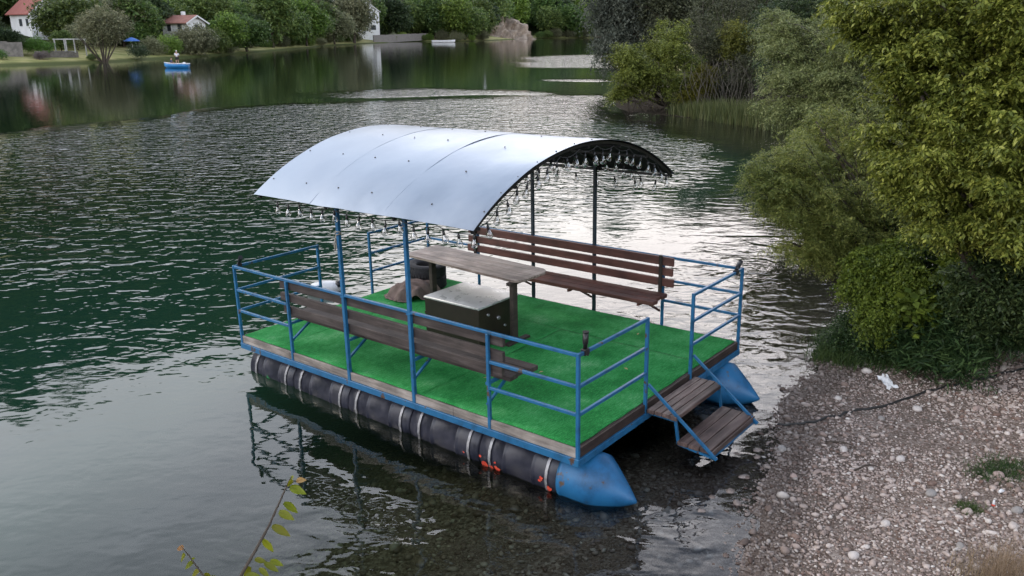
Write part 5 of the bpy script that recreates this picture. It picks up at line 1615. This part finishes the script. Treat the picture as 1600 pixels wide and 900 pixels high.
leafy_twig('leafy_twig', 'short reddish leafy twig in the lower left corner area',
    [(345,960),(322,905),(305,882),(292,864),(282,852)], [2.5,2.55,2.6,2.6,2.6],
    [(287,858,2.6,-13,-6,0,1),(290,868,2.6,-10,8,0,0),(303,878,2.6,-18,10,0,0),(312,892,2.58,-16,6,0,0),(318,898,2.58,16,2,0,0),(326,905,2.55,22,-6,0,0),(300,874,2.6,6,-5,0,0)], .005, 4)
# cut stems closer to the lower edge
# ------------------------------------------------------------------ far bank: houses and garden
M_wall_w = noise_mat('white_plaster', [(.3,(.62,.63,.64)),(.7,(.76,.77,.77))], .8, .9)
M_roof_r = noise_mat('red_roof_tiles', [(.3,(.22,.070,.058)),(.7,(.32,.105,.088))], .9, .8, stretch=(1,6,1))
M_roof_b = noise_mat('brown_roof_tiles', [(.3,(.20,.085,.065)),(.7,(.30,.14,.11))], .9, .8)
M_win = noise_mat('window_glass_dark', [(.3,(.03,.035,.04)),(.7,(.07,.08,.09))], 2, .15)
M_stonewall = noise_mat('stone_wall', [(.3,(.10,.095,.09)),(.7,(.24,.22,.20))], 1.8, .9, bump=.05)
M_conc = noise_mat('concrete', [(.3,(.30,.30,.29)),(.7,(.45,.45,.44))], 1, .9)
M_rock = noise_mat('pink_rock', [(.25,(.11,.085,.062)),(.5,(.26,.20,.15)),(.75,(.42,.36,.29))], .22, .9, bump=.5, bscale=.6)
M_bluefab = noise_mat('blue_fabric', [(.3,(.03,.10,.32)),(.7,(.06,.16,.45))], 3, .8)
M_purple = leaf_mat('leaf_purple_grey', [(.25,(.09,.07,.08)),(.5,(.16,.13,.13)),(.8,(.22,.19,.17))], .5)
def house(x, y, z, rz, wd, dp, eave, ridge, roofm, label, wins, base=3):
    """gable end faces local -y, ridge runs along y"""
    t = empty('house', (x, y, z), rz); tag(t, label, 'house')
    q = MB(); a, b = wd/2, dp/2
    vs = [(-a,-b,-base),(a,-b,-base),(a,b,-base),(-a,b,-base),(-a,-b,eave),(a,-b,eave),(a,b,eave),(-a,b,eave),(0,-b,ridge),(0,b,ridge)]
    q.add(vs, [(0,1,5,8,4),(2,3,7,9,6),(1,2,6,5),(3,0,4,7)]); q.build('wall', M_wall_w, t)
    q = MB(); o_ = .55; sl = (ridge-eave)/a; th = .16
    for s_ in (-1, 1):
        p = [(0,-b-o_,ridge+.05),(0,b+o_,ridge+.05),(s_*(a+o_),b+o_,eave-sl*o_+.05),(s_*(a+o_),-b-o_,eave-sl*o_+.05)]
        vs = p + [(u[0],u[1],u[2]+th) for u in p]
        q.add(vs, [(0,1,2,3),(4,7,6,5),(0,4,5,1),(1,5,6,2),(2,6,7,3),(3,7,4,0)] if s_ > 0 else [(3,2,1,0),(5,6,7,4),(1,5,4,0),(2,6,5,1),(3,7,6,2),(0,4,7,3)])
    rf = q.build('roof', roofm, t)
    q = MB(); q.box((a*.3, b*.2, ridge-.8), (a*.3+.6, b*.2+.6, ridge+.9)); q.build('chimney', M_wall_w, rf)
    for s_ in (-1, 1):
        q = MB(); q.bar((0,-b-o_-.03,ridge+.02),(s_*(a+o_),-b-o_-.03,eave-sl*o_+.02), .06, .28); q.build('bargeboard', M_white, rf)
    for (side, u, z0, w_, h_) in wins:
        q = MB(); g2 = MB()
        if side == 'f':
            q.box((u-w_/2-.08, -b-.05, z0-.08), (u+w_/2+.08, -b+.02, z0+h_+.08)); g2.box((u-w_/2, -b-.07, z0), (u+w_/2, -b-.052, z0+h_))
        else:
            xx = -a if side == 'l' else a; sg = -1 if side == 'l' else 1
            q.box((min(xx, xx+sg*.05), u-w_/2-.08, z0-.08), (max(xx, xx+sg*.05), u+w_/2+.08, z0+h_+.08)); g2.box((min(xx+sg*.052, xx+sg*.07), u-w_/2, z0), (max(xx+sg*.052, xx+sg*.07), u+w_/2, z0+h_))
        f_ = q.build('window', M_white, t); g2.build('pane', M_win, f_)
    return t
p = at(62, 40, 158)
h1_ = house(p.x, 158, p.z-1.0, R(52), 6.2, 8.5, 3.2, 5.9, M_roof_r, 'white gabled house with a red roof in the upper left corner', [('f', .9, 1.1, 1.7, 1.9), ('f', -1.8, -1.5, 1, 1.2), ('l', 0, .9, 1.2, 1.2), ('l', -2.6, .9, 1.0, 1.2)])
q = MB(); q.box((-3.9, -5.6, -.45), (1.2, -4.3, -.25)); q.box((-3.9, -5.6, -3.), (1.2, -5.4, -.45)); q.build('porch', M_wall_w, h1_)
p = at(288, 46, 172)
house(p.x, 172, p.z-.3, R(62), 4.6, 6.8, 1.6, 2.8, M_roof_b, 'low pale house with a brownish red roof behind the grey green bushes', [('f', 0, .3, .9, .9), ('l', -1.5, 0, 1.2, 1.2), ('l', 1.5, 0, 1.0, 1.2)])
p = at(575, 51, 375)
h3 = house(p.x, 375, p.z-.5, R(14), 9.2, 10, 9.2, 12.8, M_conc, 'tall white gabled house half hidden by trees at the middle of the far bank', [('f', 2.0, 5.6, 1.9, 1.9), ('f', 2.0, 1.6, 2.1, 1.9), ('f', -2.0, 5.6, 1.5, 1.7), ('f', 0.1, 9.2, 1.1, 1.1)])
p = at(848, 8, 735)
house(p.x, 735, G1(p.x, 735)+1.5, R(30), 10, 14, 5, 8.5, M_conc, 'grey roofed house high on the wooded hill at the top of the view', [('f', 0, 1, 2, 1.8), ('l', 0, 1, 2, 1.8)], base=12)
p = at(241, 12, 240)
house(p.x, 240, p.z, R(20), 4.5, 6, 2.0, 3.4, M_roof_b, 'small pale house almost hidden by trees above the round tree', [('f', 0, .3, 1, 1)], base=6)

def bpos(px, off):
    x, y = bank(px, off); return x, y, G1(x, y)
# stone walls
def stone_wall(pxa, pxb, off, h, label):
    a, b = Vector(bpos(pxa, off)), Vector(bpos(pxb, off)); q = MB(); n = 12
    for i in range(n):
        p, s_ = a.lerp(b, i/n), a.lerp(b, (i+1)/n); hh = h*(1+random.uniform(-.04, .04))
        q.bar((p.x, p.y, p.z+hh/2-.3), (s_.x, s_.y, s_.z+hh/2-.3), .5, hh+.6)
    tag(q.build('stone_wall', M_stonewall), label, 'wall')
stone_wall(-40, 30, 6.5, 2.0, 'high grey stone wall at the left edge of the far bank')
stone_wall(50, 116, 5.0, .9, 'low stone wall in front of the white pergola')
stone_wall(583, 668, 9, 2.6, 'long stone retaining wall right of the tall white house')
# pergola
x, y, z = bpos(98, 7); t = empty('pergola', (x, y, z), R(-8)); tag(t, 'white pergola frame behind the low stone wall', 'pergola')
for (a_, b_) in ((-1.6, 0), (0, 0), (1.6, 0), (-1.6, 2.6), (1.6, 2.6)):
    q = MB(); q.box((a_-.07, b_-.07, 0), (a_+.07, b_+.07, 2.35)); q.build('post', M_conc, t)
q = MB(); q.box((-1.8, -.08, 2.35), (1.8, .08, 2.5)); q.build('beam', M_conc, t)
q = MB(); q.box((-1.8, 2.52, 2.35), (1.8, 2.68, 2.5)); q.build('beam', M_conc, t)
q = MB(); q.box((-1.9, -.35, .5), (1.9, -.2, .75)); q.build('parapet', M_conc, t)
# blue umbrella over a table
x, y, z = bpos(204, 12); t = empty('umbrella', (x, y, z)); tag(t, 'blue and white garden umbrella right of the willow', 'umbrella')
q = MB(); q.tube([(0,0,0),(0,0,2.4)], .03, 6); q.build('pole', M_white, t)
q = MB(); q.lathe([(1.35, 1.85), (1.32, 1.95), (.6, 2.3), (.02, 2.5)], 10, 'z', cap=False); q.build('canopy', M_bluefab, t)
# purple bush, garden posts, white antenna
def clump(px, off, rad, lm, label, seed, n=600, leaf=.12):
    x, y, z = bpos(px, off); r = np.random.default_rng(seed)
    lb = sub_lobes(r, (0, 0, rad*.55), (rad, rad, rad*.6), 7); O, D = crown_points(r, lb, n, .4)
    V, Fq = sprays(r, O, D, np.full(n, rad*.3), 3, leaf, .6)
    tag(np_mesh('bush', V, Fq, lm), label, 'bush').location = (x, y, z)
clump(60, 3.0, 1.0, M_purple, 'small round purple grey bush on the grass bank', 1)
clump(-5, 4.0, 1.3, L_hedge, 'small green bush on the grass at the left edge', 2)
clump(140, 1.0, .8, L_far, 'small shrub at the foot of the willow', 3)
clump(212, .3, 1.9, L_dark, 'dark rough shrub at the water edge right of the willow', 4, 900, .16)
clump(360, .4, 1.5, L_grey, 'low grey shrub at the waterline under the light green tree', 5, 700, .16)
clump(500, 1, 2.2, L_grey, 'low grey green shrub at the waterline near the end of the grassy spit', 6, 800, .2)
x, y, z = bpos(757, 14); q = MB(); q.tube([(0,0,0),(0,0,30)], [.25, .12], 6, 0); q.box((-1, -.2, 25), (1, .2, 26.5)); q.box((-.7, -.2, 28), (.7, .2, 29))
o = q.build('mast', M_white); o.location = (x, y, z); tag(o, 'white mast standing among the trees above the rocky slope', 'mast')

# rocky slope running down to the water
def rock(name, label, outline, seed, Yb=528):
    r = np.random.default_rng(seed)
    n, m_ = 46, 22; V = []
    for j in range(m_+1):
        v = j/m_
        for i in range(n+1):
            u = i/n
            pxl = np.interp(v, [0, .5, 1], [outline[0][0], outline[1][0], outline[2][0]]); pxr = np.interp(v, [0, .5, 1], [outline[0][1], outline[1][1], outline[2][1]])
            top = 64 - v*44
            px_ = pxl+(pxr-pxl)*u
            Yd = Yb + v*42 + 10*(u-.4)**2*4
            p = at(px_, top, Yd)
            d_ = 3.4*float(vnoise(px_, top, 9, seed)) + 1.9*float(vnoise(px_, top, 4, seed+1)) + 1.1*float(vnoise(px_, top, 1.7, seed+2))
            if v == 0: p.z = min(p.z, -1)
            V.append((p.x + d_*.5, p.y - d_*1.5, p.z + d_*.5*min(1, v*4)))
    i = np.arange((n+1)*(m_+1)).reshape(m_+1, n+1)
    Fq = np.stack([i[:-1,:-1], i[:-1,1:], i[1:,1:], i[1:,:-1]], -1).reshape(-1, 4)
    o = np_mesh(name, np.array(V), Fq, M_rock, smooth=False)
    tag(o, label, 'rock')
rock('rocky_slope', 'bare pinkish brown rocky slope running down to the far water', [(766, 840), (757, 820), (750, 796)], 3)

# ------------------------------------------------------------------ boats and people
def small_boat(name, loc, rz, length, hull_m, rim_m, label, stripe=None):
    t = empty(name, loc, rz); tag(t, label, 'boat')
    n = 14; ribs = []
    for i in range(n+1):
        u = i/n; x = (u-.5)*length
        wv = .62*(1-max(0, (u-.45)/.55)**2.4)*(.86+.14*math.sin(min(1, u*2)*PI/2)); wv = max(wv, .02)
        sheer = .50 + .16*max(0, (u-.4)/.6)**2; keel = -.12 + .3*max(0, (u-.8)/.2)**2
        ribs.append([(x, -wv, sheer), (x, -wv*.92, sheer*.45), (x, -wv*.55, keel+.05), (x, 0, keel), (x, wv*.55, keel+.05), (x, wv*.92, sheer*.45), (x, wv, sheer)])
    vs = [p for rb in ribs for p in rb]; k = 7; fs = []
    for i in range(n):
        for j in range(k-1): fs.append((i*k+j, i*k+j+1, (i+1)*k+j+1, (i+1)*k+j))
    fs.append(tuple(range(k))[::-1]); fs.append(tuple(range(n*k, n*k+k)))
    q = MB(); q.add(vs, fs, 0, True); h = q.build('hull', hull_m, t)
    md = h.modifiers.new('thickness', 'SOLIDIFY'); md.thickness = .03
    q = MB()
    for s_ in (0, 6): q.tube([Vector(rb[s_])+Vector((0, 0, .02)) for rb in ribs], .045, 6)
    q.bar(ribs[0][0], ribs[0][6], .08, .08); q.build('gunwale', rim_m, t)
    for x in (-length*.28, length*.05):
        q = MB(); q.box((x-.14, -.52, .32), (x+.14, .52, .36)); q.build('thwart', M_greywood, t)
    return t
M_boatblue = noise_mat('boat_blue', [(.3,(.02,.16,.42)),(.7,(.035,.24,.55))], 1.5, .4)
M_skin = noise_mat('skin', [(.3,(.38,.22,.16)),(.7,(.46,.28,.20))], 10, .6)
M_shirt_w = noise_mat('white_shirt', [(.3,(.62,.62,.65)),(.7,(.76,.76,.78))], 6, .9)
M_shirt_b = noise_mat('dark_blue_shirt', [(.3,(.03,.04,.09)),(.7,(.06,.07,.14))], 6, .9)
M_shorts = noise_mat('dark_shorts', [(.3,(.010,.011,.016)),(.7,(.025,.026,.03))], 6, .9)
M_hair = noise_mat('hair', [(.3,(.02,.014,.01)),(.7,(.05,.035,.025))], 12, .8)
bx, by = wor(276, 106)
BOAT = small_boat('rowing_boat', (bx, by, 0), R(176), 3.1, M_boatblue, M_white, 'small blue rowing boat with white gunwales carrying two people')
q = MB(); q.lathe([(.10, .0), (.20, .05), (.23, .15), (.17, .28), (.05, .32)], 14, 'z'); o = q.build('white_bag', M_white); o.location = (bx+1.0, by, .38); tag(o, 'white bundle at the right end of the blue boat', 'bag')

def skin_body(name, verts, edges, rads, m_, parent=None, sub=1):
    me_ = bpy.data.meshes.new(name); me_.from_pydata(verts, edges, []); me_.materials.append(m_)
    o = link(name, me_, parent)
    bpy.context.view_layer.objects.active = o
    md = o.modifiers.new('skin', 'SKIN'); md.use_smooth_shade = True
    for i, rr_ in enumerate(rads):
        sv_ = me_.skin_vertices[0].data[i]; sv_.radius = (rr_, rr_) if not isinstance(rr_, tuple) else rr_; sv_.use_root = (i == 0)
    s2 = o.modifiers.new('sub', 'SUBSURF'); s2.levels = sub; s2.render_levels = sub
    return o
def person(loc, rz, label, sitting, shirt):
    if not sitting:
        J = [(0,0,.95),(0,0,1.15),(0,0,1.38),(0,0,1.50),(0,-.02,1.60),(0,-.02,1.70),
             (.10,0,.90),(.12,-.02,.50),(.13,.02,.09),(.13,-.12,.04),(-.10,0,.90),(-.12,-.02,.50),(-.13,.02,.09),(-.13,-.12,.04),
             (.19,0,1.40),(.27,-.02,1.15),(.14,-.22,1.10),(.06,-.28,1.10),(-.19,0,1.40),(-.27,-.02,1.15),(-.14,-.22,1.10),(-.06,-.28,1.12)]
    else:
        J = [(0,0,.14),(0,-.02,.34),(0,-.03,.55),(0,-.05,.66),(0,-.08,.76),(0,-.08,.86),
             (.10,-.02,.12),(.14,-.38,.22),(.14,-.42,-.18),(.14,-.54,-.22),(-.10,-.02,.12),(-.14,-.38,.22),(-.14,-.42,-.18),(-.14,-.54,-.22),
             (.18,-.03,.57),(.24,-.10,.34),(.18,-.32,.30),(.14,-.38,.30),(-.18,-.03,.57),(-.24,-.10,.34),(-.18,-.32,.30),(-.14,-.38,.30)]
    E_ = [(0,1),(1,2),(2,3),(3,4),(4,5),(0,6),(6,7),(7,8),(8,9),(0,10),(10,11),(11,12),(12,13),(2,14),(14,15),(15,16),(16,17),(2,18),(18,19),(19,20),(20,21)]
    Rr = [.13,.125,.13,.055,.085,.07,.085,.058,.04,.03,.085,.058,.04,.03,.06,.042,.034,.03,.06,.042,.034,.03]
    t = empty('person', loc, rz); tag(t, label, 'person')
    b = skin_body('body', J, E_, Rr, M_skin, t)
    skin_body('shirt', [J[i] for i in (0,1,2,14,15,18,19)], [(0,1),(1,2),(2,3),(3,4),(2,5),(5,6)], [.15,.15,.155,.085,.062,.085,.062], shirt, t)
    kn = [tuple(Vector(J[a]).lerp(Vector(J[c]), .75)) for a, c in ((6,7),(10,11))]
    skin_body('shorts', [J[0],J[6],kn[0],J[10],kn[1]], [(0,1),(1,2),(0,3),(3,4)], [.145,.11,.085,.11,.085], M_shorts, t)
    q = MB(); hx, hy, hz = J[5]; q.lathe([(.085, -.05), (.095, -.01), (.08, .05), (.03, .085)], 10, 'z', (hx, hy+.015, hz)); q.build('hair', M_hair if sitting else M_white, t)
    return t
person((bx+.18, by, .34), R(190), 'person in a white shirt and dark shorts standing in the blue boat', False, M_shirt_w)
person((bx-.62, by, .36), R(100), 'person in a dark blue shirt sitting in the left end of the blue boat', True, M_shirt_b)
x2, y2 = wor(693, 66.5)
small_boat('white_boat', (x2, y2, 0), R(5), 5.0, M_white, M_white, 'small white boat moored at the far shore below the trees').scale = (2.0, 1.6, 1.7)

# white float drifting beyond the raft's near bench
fx, fy = wor(507, 456)
q = MB(); q.lathe([(.05, -.10), (.20, -.06), (.26, .04), (.25, .14), (.17, .21), (.03, .23)], 20, 'z'); t = empty('float_buoy', (fx, fy, 0), .4)
tag(t, 'white rounded plastic float on the water behind the left end of the near bench', 'float')
q.build('shell', M_white, t).scale = (1.15, .7, .8)
q = MB(); q.lathe([(.07, .0), (.06, .05), (.03, .09)], 10, 'z', (.24, -.06, .10)); q.build('cap', M_dark, t)
